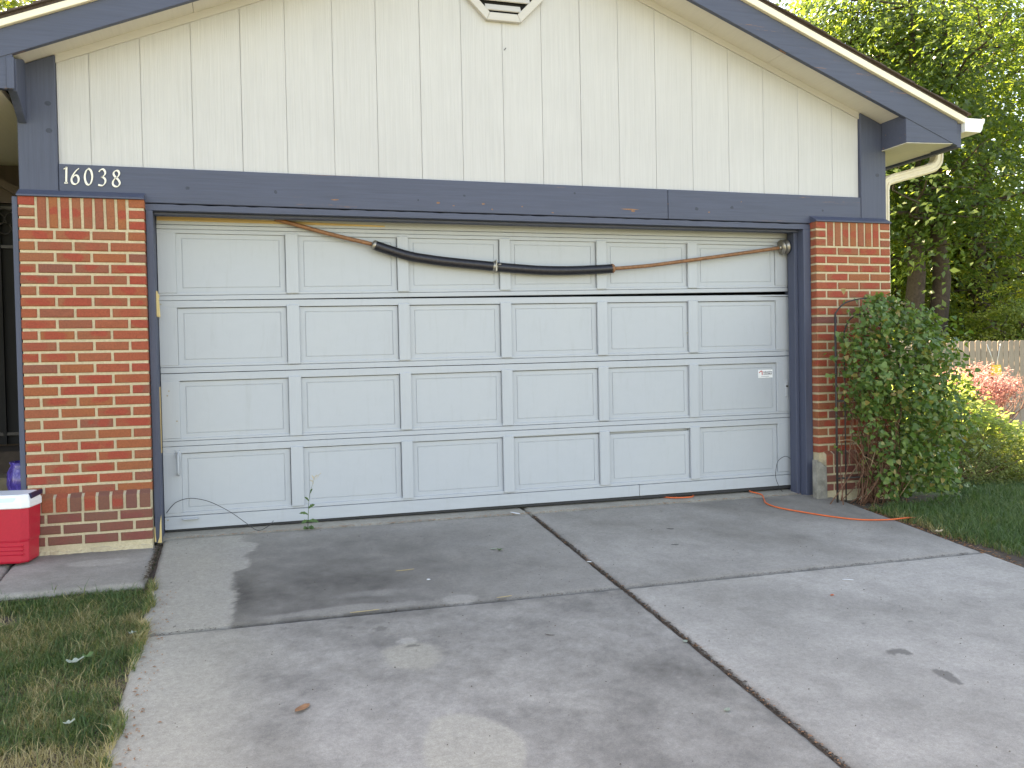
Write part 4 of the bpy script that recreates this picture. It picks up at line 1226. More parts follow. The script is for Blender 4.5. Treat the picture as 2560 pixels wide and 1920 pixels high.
PR = [(*make_tree(3, 14.0, 4.8, 3.6, 215, 115, .165, 2, .65), {}),
      (*make_tree(5, 13.0, 4.6, 3.4, 200, 115, .165, 1, .7), {}),
      (*make_tree(8, 12.0, 4.0, 4.0, 130, 100, .14, 1, .4, 1.1), {}),
      (*make_tree(12, 4.2, 2.0, .25, 230, 80, .10, 3, .3, .7), {})]
random.seed(19)
TG = 'trees beyond the fence'
gz = ground_z
def tz(x, y): return gz(x, y)
plant_tree(PR, 0, (19.6, 14.2, tz(19.6, 14.2)), .1, 1.0, 'big twin-trunked dark tree rising behind the fence at the far right', 'tree_leaf', TG)
plant_tree(PR, 1, (18.4, 15.6, tz(18, 15)), 2.0, 1.0, 'dark trunked tree behind the downspout, just beyond the brick pillar', 'tree_leaf', TG)
plant_tree(PR, 0, (24.5, 17.5, tz(24, 17)), 3.7, 1.08, 'tall dense tree in the top right corner', 'tree_leaf', TG)
plant_tree(PR, 2, (18.3, 20.5, tz(18, 20)), .8, 1.05, 'thin sunlit pale green tree above the right roof slope', 'bright_leaf', TG)
plant_tree(PR, 2, (21.5, 22.5, tz(21, 22)), 2.9, 1.10, 'sunlit loose-crowned tree between the roof corner and the dark trees', 'bright_leaf', TG)
plant_tree(PR, 2, (-3.6, 16.0, tz(-3, 16)), 1.9, 1.05, 'sunlit yellow-green tree peeking over the roof at top left', 'bright_leaf', 'trees behind the house')
plant_tree(PR, 1, (-9.5, 15.0, tz(-9, 15)), 4.4, 1.1, 'dark tree standing behind the left end of the house roof', 'tree_leaf', 'trees behind the house')
# understorey behind the fence
US = 'sunlit bushes behind the fence'
for i, (x, y, s, rot, lab) in enumerate(((16.3, 12.0, .55, .3, 'bright green bush just behind the fence left of the twin trunks'), (20.2, 11.9, .75, 1.9, 'bright yellow-green bush over the fence right of the twin trunks'),
                                         (22.2, 12.6, .85, 3.0, 'bright yellow-green bush over the fence at the right picture edge'), (14.2, 12.6, .8, 4.2, 'green bush hidden behind the right brick pillar and vine'),
                                         (24.5, 14.5, 1.0, 5.0, 'tall bright bush behind the fence, set back at the right edge'), (17.6, 17.5, 1.0, 2.4, 'low bushy growth between the dark tree trunks'), (21.0, 17.0, 1.05, .9, 'low leafy growth behind the twin-trunked tree'))):
    plant_tree(PR, 3, (x, y, tz(x, y)), rot, s, lab, 'bright_leaf', US, 'bush', 'bush')

# ------------------------------------------------------------------ fence
FY = 10.0
fence = thing('fence', 'weathered grey wooden picket fence with rounded tops behind the shrubs', 'fence', (17, FY, gz(17, FY)))
x = 11.6; k = 0
pick = {}
while x < 24.5:
    w_ = .142; top = 1.415 - .006 * (x - 16) + random.uniform(-.012, .012); zb = gz(x, FY) + .03
    h_ = top - zb
    c = .04
    m = MB().prism_y([(x, zb), (x + w_, zb), (x + w_, top - c), (x + w_ - .015, top - .014), (x + w_ - c, top), (x + c, top), (x + .015, top - .014), (x, top - c)], FY - .01 + random.uniform(-.003, .003), FY + .01)
    obj('picket', m, 'fence', fence)
    x += w_ + .014
for z in (-.25, .5, 1.1):
    obj('fence_rail', MB().box(11.6, 24.5, FY + .0135, FY + .055, z, z + .09), 'fence', fence)
for x in (12.2, 14.6, 17.0, 19.4, 21.8, 24.2):
    obj('fence_post', MB().box(x, x + .09, FY + .056, FY + .146, -.8, 1.3), 'fence', fence)
hk = thing('hanging_feeder', 'yellow feeder hung on two thin wires against the fence', 'feeder', (17.4, FY - .05, .75))
obj('tray', MB().hexa([(17.26, FY - .14, .62), (17.52, FY - .14, .62), (17.52, FY - .03, .62), (17.26, FY - .03, .62), (17.28, FY - .13, .86), (17.50, FY - .13, .86), (17.50, FY - .03, .86), (17.28, FY - .03, .86)]), 'yellow', hk, .01)
obj('wire', MB().tube([(17.18, FY - .05, 1.33), (17.36, FY - .08, .87)], .007, 5), 'gutter', hk)
obj('wire', MB().tube([(17.56, FY - .05, 1.33), (17.42, FY - .08, .87)], .007, 5), 'gutter', hk)

# ------------------------------------------------------------------ shrubs
def shrub(name, label, loc, blobs, n, leaf, mat, aspect=.5, up=.5, tw=24, twm='twig', group=None, cat='shrub', spray=None):
    """blobs: (dx,dy,dz,rx,ry,rz) lobes; leaves fill a ragged shell"""
    t = thing(name, label, cat, loc, group)
    L = np.array(loc); P = []; N_ = []
    w_ = np.array([b_[3] * b_[4] * b_[5] for b_ in blobs]) ** .67; w_ /= w_.sum()
    for b_, ww in zip(blobs, w_):
        m_ = int(n * ww)
        u = RNG.normal(size=(m_, 3)); u /= np.linalg.norm(u, axis=1, keepdims=True)
        r = 1 - np.abs(RNG.normal(0, .22, m_)); r = r * (1 + .16 * np.sin(u[:, 0] * 9 + b_[0] * 5) * np.sin(u[:, 2] * 8) + .10 * np.sin(u[:, 1] * 13))
        P.append(u * r[:, None] * np.array(b_[3:]) + np.array(b_[:3])); N_.append(u)
    P = np.concatenate(P); N_ = np.concatenate(N_)
    if spray:
        k = len(P) // spray
        C = P[:k]; ci = np.repeat(np.arange(k), spray)
        dirv = N_[:k] + RNG.normal(0, .35, (k, 3)); dirv[:, 2] += .25; dirv /= np.linalg.norm(dirv, axis=1, keepdims=True)
        tt = RNG.uniform(-.5, .5, len(ci)) * leaf * 5
        P = C[ci] + dirv[ci] * tt[:, None] + RNG.normal(0, leaf * .35, (len(ci), 3))
        N_ = N_[:k][ci]
        ctone = RNG.random(k)[ci]
    else:
        ctone = vnoise(P[:, 0] * 3 + P[:, 2] * 2, P[:, 1] * 3 + P[:, 2], 2.2, 4, 2)
    keep = P[:, 2] + L[2] > np.array([gz(a + L[0], b_ + L[1]) for a, b_ in P[:, :2]]) + .01
    P, N_, ctone = P[keep], N_[keep], ctone[keep]
    NN = N_ * (1 - up) + RNG.normal(0, .38, P.shape) + np.array([0, 0, up * .6]) + SUNV * .7
    V, F = leaf_cloud(P + L, NN, leaf * RNG.uniform(.6, 1.35, len(P)), aspect)
    fo_ = np_mesh('foliage', V, F, mat, t, np.clip(ctone * .6 + RNG.random(len(P)) * .4, 0, 1))
    m = MB()
    for i in range(tw):
        b_ = blobs[i % len(blobs)]
        a = (L[0] + random.gauss(0, .08), L[1] + random.gauss(0, .08), gz(L[0], L[1]))
        u = np.array([random.gauss(0, .5), random.gauss(0, .5), random.uniform(.0, 1)]); u = u / np.linalg.norm(u)
        e = L + np.array(b_[:3]) + u * np.array(b_[3:]) * random.uniform(.7, 1.08)
        limb(m, a, tuple(e), .009, .003, .10, 4, 5)
    tag(obj('stems', m, twm, t), kind='stuff')
    return t

for i, (x, y, s_, rot, lab) in enumerate(((20.5, 20.5, 1.7, .4, 'far bright bush seen between the trunks, left of the twin-trunked tree'), (24.5, 20.0, 1.75, 2.0, 'far bright bush in the gap right of the twin trunks'), (28.5, 20.5, 1.8, 3.3, 'far bright bush low behind the fence at the right edge'), (26.5, 24.0, 2.2, 5.0, 'farthest tall pale bush behind the other bushes'))):
    plant_tree(PR, 3, (x, y, tz(x, y)), rot, s_, lab, 'bright_leaf', US, 'bush', 'bush')
shrub('juniper', 'low spreading dark green juniper on the lawn right of the vine', (7.85, .95, gz(7.85, .95)),
      [(0, 0, .12, .72, .6, .45), (-.45, .1, .38, .5, .5, .42), (.40, -.15, .05, .55, .5, .34), (.0, .3, .42, .5, .45, .38), (.70, -.1, .0, .40, .4, .22)], 26000, .028, 'juniper', .38, .35, 40, 'twig', None, 'shrub', 9)
shrub('yellow_shrub', 'sunlit yellow-green leafy shrub between juniper and fence', (8.75, 2.0, gz(8.75, 2.0)),
      [(0, 0, .58, .48, .45, .42), (-.45, .1, .66, .45, .45, .42), (.42, -.1, .38, .38, .4, .34), (.70, -.2, .18, .30, .3, .26), (.1, 0, .92, .14, .14, .24), (-.3, 0, .97, .13, .13, .22)], 6500, .062, 'sunny_leaf', .75, .55, 30)
shrub('yellow_shrub', 'pale yellow low shrub at the right picture edge beside the lawn', (9.0, 1.25, gz(9.0, 1.25)),
      [(0, 0, .14, .34, .35, .28), (.35, .1, .22, .35, .35, .30)], 2600, .055, 'sunny_leaf', .75, .55, 20)
shrub('barberry', 'red-leaved arching barberry bush in front of the picket fence', (10.95, 4.0, gz(10.95, 4.0)),
      [(0, 0, 1.02, .70, .5, .28), (-.55, 0, .90, .45, .45, .28), (.6, .1, .98, .5, .45, .25), (.1, 0, 1.24, .40, .35, .15), (1.2, .1, .98, .4, .35, .22)], 6000, .040, 'barberry', .6, .5, 90, 'twig', None, 'shrub', 7)
tp = thing('terracotta_pot', 'terracotta pot half hidden under the sunlit yellow shrub', 'pot', (10.9, 3.0, gz(10.9, 3.0)))
zt_ = gz(10.9, 3.0)
obj('vessel', MB().lathe([(0, zt_), (.14, zt_), (.20, zt_ + .30), (.22, zt_ + .30), (.22, zt_ + .36), (.18, zt_ + .36), (.16, zt_ + .28), (0, zt_ + .28)], 10.9, 3.0, 20), 'terracotta', tp)

# ------------------------------------------------------------------ trellis with vine
tr = thing('trellis', 'black iron arched trellis standing against the right brick pillar', 'trellis', (5.9, -.17, -.05))
def rod(name, pts, r=.009):
    obj(name, MB().tube(pts, r, 6), 'iron', tr)
arch = spline([(5.61, -.19, 1.42), (5.70, -.19, 1.50), (5.89, -.19, 1.535), (6.08, -.19, 1.50), (6.19, -.19, 1.42)], 6)
rod('post', [(5.61, -.19, -.05), (5.61, -.19, 1.42)], .0085)
rod('post', [(6.19, -.19, -.05), (6.19, -.19, 1.42)], .0085)
rod('hoop', arch, .0065)
rod('hoop', spline([(5.70, -.175, 1.28), (5.76, -.175, 1.38), (5.89, -.175, 1.42), (6.02, -.175, 1.38), (6.10, -.175, 1.28)], 5), .0055)
rod('post', [(5.70, -.175, -.05), (5.70, -.175, 1.28)], .0055)
rod('post', [(5.89, -.175, .15), (5.89, -.175, 1.42)], .008)
rod('crossbar', [(5.61, -.185, .155), (6.19, -.185, .155)], .008)
rod('crossbar', [(5.61, -.185, .75), (6.19, -.185, .75)], .008)

vine = thing('vine_shrub', 'leafy green vine shrub climbing the iron trellis at the right pillar', 'vine', (6.05, -.25, -.06))
poly = [(5.585, 1.05), (5.63, 1.20), (5.72, 1.38), (5.82, 1.52), (5.96, 1.58), (6.12, 1.53), (6.30, 1.46), (6.46, 1.35), (6.52, 1.12), (6.44, .88), (6.52, .6), (6.50, .26), (6.46, .06), (5.88, -.02), (5.80, .30), (5.70, .55), (5.62, .80)]
def inside(x_, z_):
    c = False; j = len(poly) - 1
    for i in range(len(poly)):
        xi, zi = poly[i]; xj, zj = poly[j]
        if (zi > z_) != (zj > z_) and x_ < (xj - xi) * (z_ - zi) / (zj - zi) + xi: c = not c
        j = i
    return c
LP = []
random.seed(33)
def lump(x_, z_):
    return .5 + .5 * math.sin(x_ * 11 + z_ * 5) * math.sin(z_ * 9 - x_ * 4)
while len(LP) < 5600:
    x_ = random.uniform(5.55, 6.55); z_ = random.uniform(-.03, 1.60)
    if not inside(x_, z_): continue
    sparse = (z_ < .62 and x_ < 6.05)
    if sparse and random.random() > (.35 if z_ > .2 or x_ < 5.9 else .45): continue
    bulge = .24 + .16 * math.sin(min(max(z_, 0), 1.4) / 1.4 * math.pi) + .20 * lump(x_, z_) - .06 + .06 * (x_ - 5.6)
    y_ = -.09 - bulge * random.random() ** .6
    LP.append((x_, y_, z_))
# growth wrapping round the corner, right of the wall
while len(LP) < 8200:
    x_ = random.uniform(6.36, 6.95); y_ = random.uniform(-.35, .75); z_ = random.uniform(-.05, 1.40)
    if (x_ - 6.36) > .56 * (1 - .5 * max(0, z_ - .8)) * (.8 + .3 * lump(y_, z_)): continue
    if random.random() > .75 and z_ < .3: continue
    LP.append((x_, y_, z_))
# a few wandering shoots
for bx_, bz_, dx_, dz_ in ((5.60, 1.05, -.10, .06), (5.62, .95, -.13, .0), (5.72, 1.25, -.06, .36), (5.66, 1.1, -.05, .18), (5.64, .35, -.08, .08), (6.05, 1.5, .1, .08), (5.60, .6, -.03, .1)):
    for q in range(4):
        t_ = (q + 1) / 4
        LP.append((bx_ + dx_ * t_, -.22, bz_ + dz_ * t_))
LPa = np.array(LP)
camv = np.array([1.235, -6.01, 1.08])
# the ones nearest the outside, facing the drive, become single leaves
front = np.argsort(LPa[:, 1] + .35 * np.random.default_rng(4).random(len(LPa)) + np.where(LPa[:, 0] > 6.45, .3, 0))[:290]
mask = np.zeros(len(LPa), bool); mask[front] = True
lv = MB()
prof = [(0, .0, 0), (.20, -.10, .02), (.40, .08, .05), (.42, .30, .04), (.26, .62, .0), (0, 1.0, -.10), (-.26, .62, .0), (-.42, .30, .04), (-.40, .08, .05), (-.20, -.10, .02), (0, .40, -.03)]
leaf_me = bpy.data.meshes.new('leaf')
leaf_me.from_pydata([(a * 1.0, b2, c) for a, b2, c in prof], [], [(i, i + 1, 10) for i in range(9)] + [(9, 0, 10)])
leaf_me.polygons.foreach_set('use_smooth', [True] * 10); leaf_me.materials.append(M['vine_leaf_single']); leaf_me.update()
o_v = ORIG[vine.name]
for i in front:
    p = Vector(LPa[i])
    lf = bpy.data.objects.new('leaf', leaf_me); COL.objects.link(lf); lf.parent = vine
    lf.location = p - o_v
    s_ = random.uniform(.032, .060); lf.scale = (s_, s_, s_)
    # blade hangs tip-down, face out towards the drive and up
    nrm = Vector((random.gauss(-.05, .75), random.gauss(-.55, .45), random.gauss(.85, .5))).normalized()
    tip = Vector((random.gauss(0, .95), random.gauss(-.4, .5), -.75)); tip = (tip - nrm * tip.dot(nrm)).normalized()
    xx = tip.cross(nrm)
    lf.rotation_euler = Matrix((xx, tip, nrm)).transposed().to_euler()
rest = LPa[~mask]
N_ = np.random.default_rng(5).normal(0, .75, rest.shape) + np.array([0, -.5, .85])
N_[rest[:, 0] > 6.4] += np.array([.4, .3, .1])
# each remaining leaf: same heart outline, joined
def heart_cloud(P, N_, size, rng):
    n = len(P); N_ = N_ / np.linalg.norm(N_, axis=1, keepdims=True)
    tip = rng.normal(0, .8, (n, 3)) + np.array([0, -.3, -.8])
    tip -= (tip * N_).sum(1, keepdims=True) * N_; tip /= np.linalg.norm(tip, axis=1, keepdims=True)
    xx = np.cross(tip, N_)
    pr = np.array([(0, 0, 0), (.40, .08, .05), (.30, .55, .0), (0, 1.0, -.1), (-.30, .55, 0), (-.40, .08, .05)])
    V = P[:, None, :] + size[:, None, None] * (pr[None, :, 0:1] * xx[:, None] + pr[None, :, 1:2] * tip[:, None] + pr[None, :, 2:3] * N_[:, None])
    b_ = np.arange(n)[:, None] * 6
    F = np.stack([b_ + np.array([[0, 1, 2, 3]]), b_ + np.array([[0, 3, 4, 5]])], 1).reshape(-1, 4)
    return V.reshape(-1, 3), F
rg = np.random.default_rng(6)
V, F = heart_cloud(rest, N_, rg.uniform(.028, .054, len(rest)), rg)
tag(np_mesh('foliage', V, F, 'vine_leaf', vine, np.repeat(rg.random(len(rest)), 2)), kind='stuff')
m = MB()
for i in range(60):
    a = (random.gauss(5.98, .14), -.20 + random.gauss(0, .05), -.05)
    tx = random.uniform(5.62, 6.45); tzv = random.uniform(.35, 1.35)
    mid_ = ((a[0] + tx) / 2 + random.gauss(0, .05), -.25 + random.gauss(0, .06), tzv * random.uniform(.35, .6))
    m.tube(spline([a, mid_, (tx, -.22 + random.gauss(0, .07), tzv)], 4), [.0045 - .0003 * k for k in range(9)], 5)
tag(obj('stems', m, 'twig', vine), kind='stuff')
m = MB()
for i in range(9):
    a = (random.gauss(5.98, .15), -.26 + random.gauss(0, .05), random.uniform(0, .2))
    an = random.uniform(-1.2, 1.2)
    L_ = random.uniform(.2, .45)
    m.tube(spline([a, (a[0] + math.sin(an) * L_ * .5, a[1] - .05, a[2] + L_ * .6), (a[0] + math.sin(an) * L_, a[1] - .08, a[2] + L_ * random.uniform(.2, 1.0))], 4), .0028, 5)
tag(obj('dead_stems', m, 'paletwig', vine), kind='stuff')

# ------------------------------------------------------------------ lawns (uncountable blades)
def lawn(name, label, pts, tone, hgt, width, lean=.5, rng=RNG):
    """pts: Nx3 roots"""
    n = len(pts)
    an = rng.random(n) * 6.283
    d = np.stack([np.cos(an), np.sin(an), np.zeros(n)], -1)
    s = np.stack([-np.sin(an), np.cos(an), np.zeros(n)], -1)
    an2 = an + rng.normal(0, .6, n)
    fw = np.stack([np.cos(an2 + 1.57), np.sin(an2 + 1.57), np.zeros(n)], -1)
    h = (hgt * rng.uniform(.45, 1.25, n))[:, None]; w_ = (width * rng.uniform(.7, 1.3, n))[:, None]
    ln = (lean * rng.uniform(.2, 1.3, n))[:, None]
    up = np.array([0, 0, 1.0])
    V = np.empty((n, 6, 3))
    p1 = pts + up * h * .55 + fw * h * ln * .35
    p2 = pts + up * h * (1 - .25 * ln) + fw * h * ln
    V[:, 0] = pts - d * w_ * .5; V[:, 1] = pts + d * w_ * .5
    V[:, 2] = p1 + d * w_ * .42; V[:, 3] = p1 - d * w_ * .42
    V[:, 4] = p2 + d * w_ * .06; V[:, 5] = p2 - d * w_ * .06
    b_ = np.arange(n)[:, None] * 6
    F = np.stack([b_ + np.array([[0, 1, 2, 3]]), b_ + np.array([[3, 2, 4, 5]])], 1).reshape(-1, 4)
    o = np_mesh(name, V.reshape(-1, 3), F, 'grass', None, np.repeat(tone, 2), smooth=False)
    return tag(o, label, 'lawn', None, 'stuff')

# left lawn
rg = np.random.default_rng(21)
n = 140000
x_ = np.concatenate([rg.uniform(-.9, .80, n), rg.uniform(-3.9, -.9, 70000)]); y_ = np.concatenate([rg.uniform(-3.3, -.70, n), rg.uniform(-4.2, -.80, 70000)])
nz = vnoise(x_ + .3 * vnoise(x_, y_, 4, 36, 3), y_ + .3 * vnoise(x_, y_, 4, 37, 3), 3.4, 31, 5, .6); nz2 = vnoise(x_, y_, 9, 32, 4)
edge = .782 + (vnoise(x_ * 0, y_, 5, 33, 4) - .5) * .15 + (vnoise(x_ * 0, y_, 19, 35, 2) - .5) * .05
back = -.75 + (vnoise(x_, y_ * 0, 4, 34, 3) - .5) * .08
bare = ell(x_, y_, .05, -1.08, .16, .10, nz2, .3, .8)
ok = (x_ < edge) & (y_ < back) & (rg.random(len(x_)) > .85 * bare) & (rg.random(len(x_)) < .55 + .9 * nz)
dry = np.clip(sstep(.53, .66, nz) * .6 + 1.1 * ell(x_, y_, .45, -2.60, .26, .16, nz2, .4, .8) + .95 * ell(x_, y_, .12, -2.62, .26, .12, nz2, .5, .8) + .6 * ell(x_, y_, .55, -1.98, .2, .08, nz2, .6, .8) + .55 * sstep(.16, .0, edge - x_) + .5 * bare + .45 * ell(x_, y_, .38, -1.85, .2, .10, nz2, .6, .8), 0, 1)
tone = np.clip(.27 + .34 * nz2 + rg.normal(0, .13, len(x_)) + dry * .55 * (rg.random(len(x_)) < .25 + .75 * dry) + .45 * (rg.random(len(x_)) < .07), 0, 1)
gzz = .1 * (np.minimum(y_, .1) - .1) - .034 * (x_ < .752)
pts = np.stack([x_, y_, gzz], -1)[ok]
hg = (.034 + .040 * nz - .014 * dry + .05 * (rg.random(len(x_)) < .02))[ok]
lawn('lawn', 'patchy lawn with straw-dry patches on the left side of the driveway', pts, tone[ok], hg, .0029, .95, rg)
tag(obj('bare_soil', MB().add([(-4, -4.2, -.455), (.752, -4.2, -.455), (.752, -.80, -.115), (-4, -.80, -.115)], [(0, 1, 2, 3)]), 'soil'), kind='structure')

# right lawn
n = 175000
x_ = 5.62 + 5.2 * rg.random(n) ** 1.25; y_ = .75 - 5.6 * rg.random(n) ** 1.5
nz = vnoise(x_, y_, 2.2, 41, 4); nz2 = vnoise(x_, y_, 6, 42, 3)
edge = 5.76 + (vnoise(x_ * 0, y_, 4.5, 43, 4) - .5) * .12 + .10 * sstep(-1.2, -1.7, y_) - .02 * sstep(-.5, 0, y_)
bed_ = (y_ > -.42 + .25 * (x_ - 5.7) + .1 * (nz2 - .5)) & (x_ < 6.6)
ok = (x_ > edge) & ~bed_ & ~((x_ < 7) & (y_ > -.1)) & (rg.random(n) < .6 + .8 * nz)
dry = np.clip(.55 * sstep(.10, 0, x_ - edge) + .22 * sstep(.58, .7, nz), 0, 1)
tone = np.clip(.24 + .28 * nz2 + rg.normal(0, .09, n) + dry * .6 * (rg.random(n) < dry + .2), 0, 1)
gzz = np.array([gz(a, b2) for a, b2 in zip(x_, y_)])
lawn('lawn', 'green shaded lawn on the right side of the driveway below the shrubs', np.stack([x_, y_, gzz], -1)[ok], tone[ok], (.062 + .03 * nz)[ok], .0045, .8, rg)
m = MB()
for i in range(900):
    y0 = random.uniform(-2.4, .0); x0 = 5.73 + random.gauss(0, .03) + max(0, -.2 - y0) * 0.0
    if y0 > -.35: x0 = random.uniform(5.62, 6.5); y0 = random.uniform(-.4, -.06)
    s_ = random.uniform(.004, .016); an = random.random() * 6.28; zz = gz(x0, y0) + random.uniform(.0, .03)
    ca, sa = math.cos(an) * s_, math.sin(an) * s_
    m.add([(x0 - ca, y0 - sa, zz), (x0 + sa * .4, y0 - ca * .4, zz + s_ * .3), (x0 + ca, y0 + sa, zz), (x0 - sa * .4, y0 + ca * .4, zz + s_ * .4)], [(0, 1, 2, 3)])
tag(obj('leaf_litter', m, 'leaf_brown'), 'brown leaf litter along the right driveway edge and under the vine', 'litter', None, 'stuff')
m = MB().add([(5.60, -2.5, -.275), (5.95, -2.5, -.275), (6.0, -.45, -.070), (6.75, -.25, -.085), (6.75, .05, -.07), (5.60, .05, -.030)], [(0, 1, 2, 3, 4, 5)])
tag(obj('planting_bed', m, 'soil'), kind='structure')

# ------------------------------------------------------------------ weed at the door, litter on the concrete
wd = thing('weed', 'tall thin weed with toothed leaves growing in the crack at the garage door', 'weed', (1.659, .128, .0))
stem = spline([(1.659, .128, .0), (1.664, .125, .08), (1.668, .122, .16), (1.678, .12, .24), (1.70, .118, .31), (1.712, .116, .35)], 5)
obj('stem', MB().tube(stem, [.0028 - .0001 * i for i in range(len(stem))], 6), 'weed', wd)
def weed_leaf(p, d, L_, w_, lift=.3):
    p = Vector(p); d = Vector(d).normalized(); s_ = d.cross(Vector((0, -.8, .6))).normalized()
    out = []
    n_ = 7
    for i in range(n_ + 1):
        t = i / n_; wid = w_ * math.sin(math.pi * min(t * .95 + .04, 1)) * (1 if i % 2 else .66)
        c = p + d * L_ * t + Vector((0, -.02 * t, lift * L_ * (t - t * t * 1.6)))
        out.append((c + s_ * wid, c - s_ * wid))
    m = MB(); vs = [q for pr_ in out for q in pr_]
    m.add(vs, [(2 * i, 2 * i + 1, 2 * i + 3, 2 * i + 2) for i in range(n_)])
    obj('leaf', m, 'leaf_green', wd)
for p, d, L_, w_ in (((1.662, .126, .055), (1, -.3, .1), .075, .016), ((1.661, .126, .060), (-1, -.4, -.1), .05, .014), ((1.664, .125, .10), (-1, -.2, .45), .07, .012), ((1.667, .123, .14), (.8, -.3, .8), .06, .013), ((1.671, .122, .19), (-.6, -.2, .8), .055, .008), ((1.68, .12, .24), (.3, -.2, 1), .05, .006), ((1.66, .127, .01), (.7, -.8, .25), .06, .018), ((1.658, .127, .01), (-.7, -.8, .25), .05, .016), ((1.66, .127, .012), (.1, -1, .3), .055, .018)):
    weed_leaf(p, d, L_, w_)
m = MB()
for k in range(12):
    q = stem[-1 - (k % 7)]
    e = q + Vector((random.gauss(0, .018), random.gauss(0, .01), random.uniform(.005, .03)))
    m.tube([q, e], .0008, 4); m.tube([e, e + Vector((0, 0, .006))], [.002, .0008], 5)
tag(obj('seed_heads', m, 'straw', wd), kind='stuff')

def ground_leaf(name, x0, y0, L_, w_, an, mat, label, cat='leaf', curl=.25, zz=None, group='litter on the driveway'):
    z0 = dz(y0) + .004 if zz is None else zz
    ca, sa = math.cos(an), math.sin(an)
    m = MB(); n_ = 6; out = []
    for i in range(n_ + 1):
        t = i / n_ - .5; wid = w_ * (1 - (2 * t) ** 2) ** .5 * .5 + .0008
        h = curl * L_ * (t * t) * 1.2
        c = (x0 + ca * t * L_, y0 + sa * t * L_)
        out += [(c[0] - sa * wid, c[1] + ca * wid, z0 + h + wid * .5), (c[0], c[1], z0 + h), (c[0] + sa * wid, c[1] - ca * wid, z0 + h + wid * .35)]
    m.add(out, [(3 * i + q, 3 * i + q + 1, 3 * i + q + 4, 3 * i + q + 3) for i in range(n_) for q in (0, 1)], True)
    o = obj(name, m, mat, None, 0, (x0, y0, z0))
    sol = o.modifiers.new('thick', 'SOLIDIFY'); sol.thickness = .0012
    return tag(o, label, cat, group)
def lobed_leaf(name, x0, y0, size, an, mat, label, zz, group, cat='leaf', sd=1):
    rr = random.Random(sd); n_ = 22; out = []
    for i in range(n_):
        t = 2 * math.pi * i / n_
        r = size * .5 * (.62 + .38 * abs(math.cos(t / 2)) ** .5) * (1 if i % 4 < 2 else .58 + rr.random() * .2)
        lx, ly = r * math.cos(t), r * .72 * math.sin(t)
        h = size * (.20 * (lx / size) ** 2 * 4 + .32 * abs(ly / size)) + rr.uniform(0, .05) * size
        out.append((x0 + lx * math.cos(an) - ly * math.sin(an), y0 + lx * math.sin(an) + ly * math.cos(an), zz + h))
    m = MB().add(out + [(x0, y0, zz)], [(i, (i + 1) % n_, n_) for i in range(n_)])
    o = obj(name, m, mat, None, 0, (x0, y0, zz))
    return tag(o, label, cat, group)
ground_leaf('dry_leaf', 1.444, -2.446, .088, .030, .84, 'leaf_brown', 'single curled brown leaf on the front left concrete slab')
lobed_leaf('green_leaf', 2.765, -.68, .055, -.5, 'leaf_green', 'crumpled green leaf on the dark stained concrete', -.074, 'litter on the driveway', 'leaf', 6)
ground_leaf('pale_leaf', 2.735, -.645, .045, .014, .3, 'leaf_pale', 'pale underside leaf touching the crumpled green leaf on the dark concrete')
lobed_leaf('dry_leaf', 5.735, -1.085, .075, .1, 'leaf_tan', 'tan dry leaf at the right lawn edge of the driveway', -.112, 'litter on the driveway', 'leaf', 4)
ground_leaf('pale_leaf', 3.203, -2.267, .030, .020, 1.0, 'leaf_pale', 'small pale leaf scrap just left of the long middle joint', curl=.5)
ground_leaf('pale_leaf', 3.040, -2.914, .034, .016, .4, 'leaf_pale', 'pale leaf scrap near the bottom of the long middle joint', curl=.6)
ground_leaf('paper_scrap', 2.228, -1.10, .022, .016, .2, 'paper', 'tiny white paper scrap on the dark stain', 'scrap')
ground_leaf('paper_scrap', 3.215, -1.045, .032, .020, 2.2, 'paper', 'white paper scrap lying on the middle joint', 'scrap')
ground_leaf('plastic_strip', 3.112, .105, .12, .020, -1.2, 'paper', 'whitish plastic strip lying at the apron crack', 'scrap', .1, .012)
ground_leaf('white_stick', 4.515, -1.732, .062, .007, -.6, 'paper', 'white stick on the right concrete slab near the cross joint', 'stick', .02)
ground_leaf('wood_chip', 4.268, -1.922, .026, .012, .3, 'orange', 'small orange chip on the right front slab', 'chip')
ground_leaf('straw_stalk', 1.82, -1.478, .15, .004, .05, 'straw', 'yellow straw stalk lying along the cross joint', 'straw', .03)
ground_leaf('straw_stalk', 2.13, -.90, .11, .004, .1, 'straw', 'yellow straw stalk on the dark stained slab', 'straw', .06)
ground_leaf('straw_stalk', 2.56, -1.47, .09, .004, .15, 'straw', 'short yellow straw at the cross joint left of the middle', 'straw', .05)
for x0, y0, an in ((4.33, -.62, -.5), (4.16, -.92, -.25), (4.21, -.90, -.2)):
    pass
ground_leaf('twig', 4.02, -.52, .05, .004, -.5, 'iron', 'lone dark twig on the right back slab', 'twig', .05)
ground_leaf('twig', 3.88, -.86, .05, .004, -.2, 'iron', 'dark twig lying beside its like on the right back slab', 'twig', .05)
ground_leaf('twig', 2.62, -2.02, .05, .003, -.7, 'bark', 'thin brown twig on the front left slab', 'twig', .2)
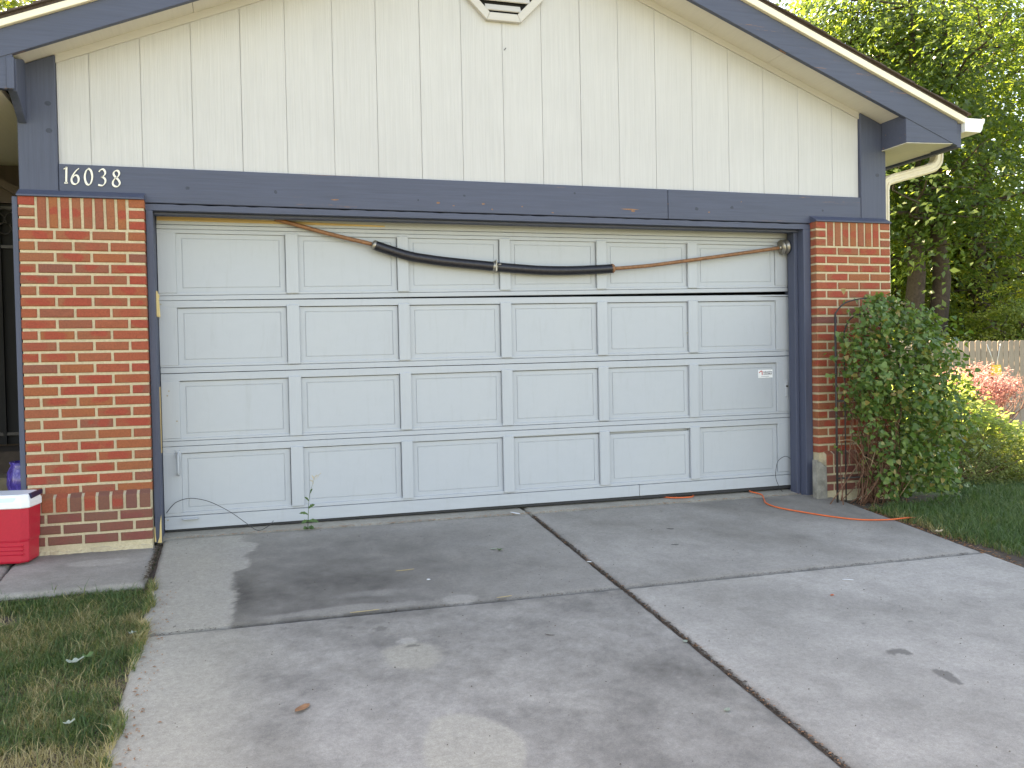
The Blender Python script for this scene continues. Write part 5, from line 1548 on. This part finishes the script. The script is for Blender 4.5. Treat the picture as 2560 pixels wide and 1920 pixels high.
lobed_leaf('pale_leaf', .53, -1.80, .085, .3, 'leaf_pale', 'pale lobed leaf lying on the left lawn', -.165, 'leaves on the left lawn', 'leaf', 3)
lobed_leaf('pale_leaf', .735, -1.52, .055, -.8, 'leaf_pale', 'silvery leaf at the left lawn edge by the cross joint', -.14, 'leaves on the left lawn', 'leaf', 5)
lobed_leaf('pale_leaf', .60, -2.37, .050, .5, 'leaf_pale', 'pale leaf in the straw-dry patch of the left lawn', -.222, 'leaves on the left lawn', 'leaf', 8)
lobed_leaf('green_leaf', .575, -1.75, .075, 1.2, 'leaf_green', 'green weed leaf beside the pale lobed leaf on the left lawn', -.165, 'leaves on the left lawn', 'leaf', 9)
# specks of dirt on the concrete, uncountable
m = MB()
random.seed(77)
for i in range(420):
    x0 = random.uniform(.8, 5.6); y0 = random.uniform(-3.6, .05); s_ = random.uniform(.0015, .005); an = random.random() * 6.28
    ca, sa = math.cos(an) * s_, math.sin(an) * s_; z0 = dz(y0) + .0035
    m.add([(x0 - ca, y0 - sa, z0), (x0 + sa * .6, y0 - ca * .6, z0), (x0 + ca, y0 + sa, z0), (x0 - sa * .6, y0 + ca * .6, z0), (x0, y0, z0 + s_ * .8)], [(0, 1, 4), (1, 2, 4), (2, 3, 4), (3, 0, 4)])
tag(obj('grit', m, 'debris'), 'dark grit scattered over the driveway', 'grit', None, 'stuff')
m = MB()
for i in range(160):
    t = random.random(); y0 = -3.2 + 2.3 * t; x0 = .80 + abs(random.gauss(0, .05)); s_ = random.uniform(.004, .012); an = random.random() * 6.28
    ca, sa = math.cos(an) * s_, math.sin(an) * s_; z0 = dz(y0) + .004
    m.add([(x0 - ca, y0 - sa, z0), (x0 + sa * .35, y0 - ca * .35, z0 + .003), (x0 + ca, y0 + sa, z0), (x0 - sa * .35, y0 + ca * .35, z0 + .004)], [(0, 1, 2, 3)])
tag(obj('edge_litter', m, 'leaf_brown'), 'bits of dead leaf along the left lawn edge of the driveway', 'litter', None, 'stuff')
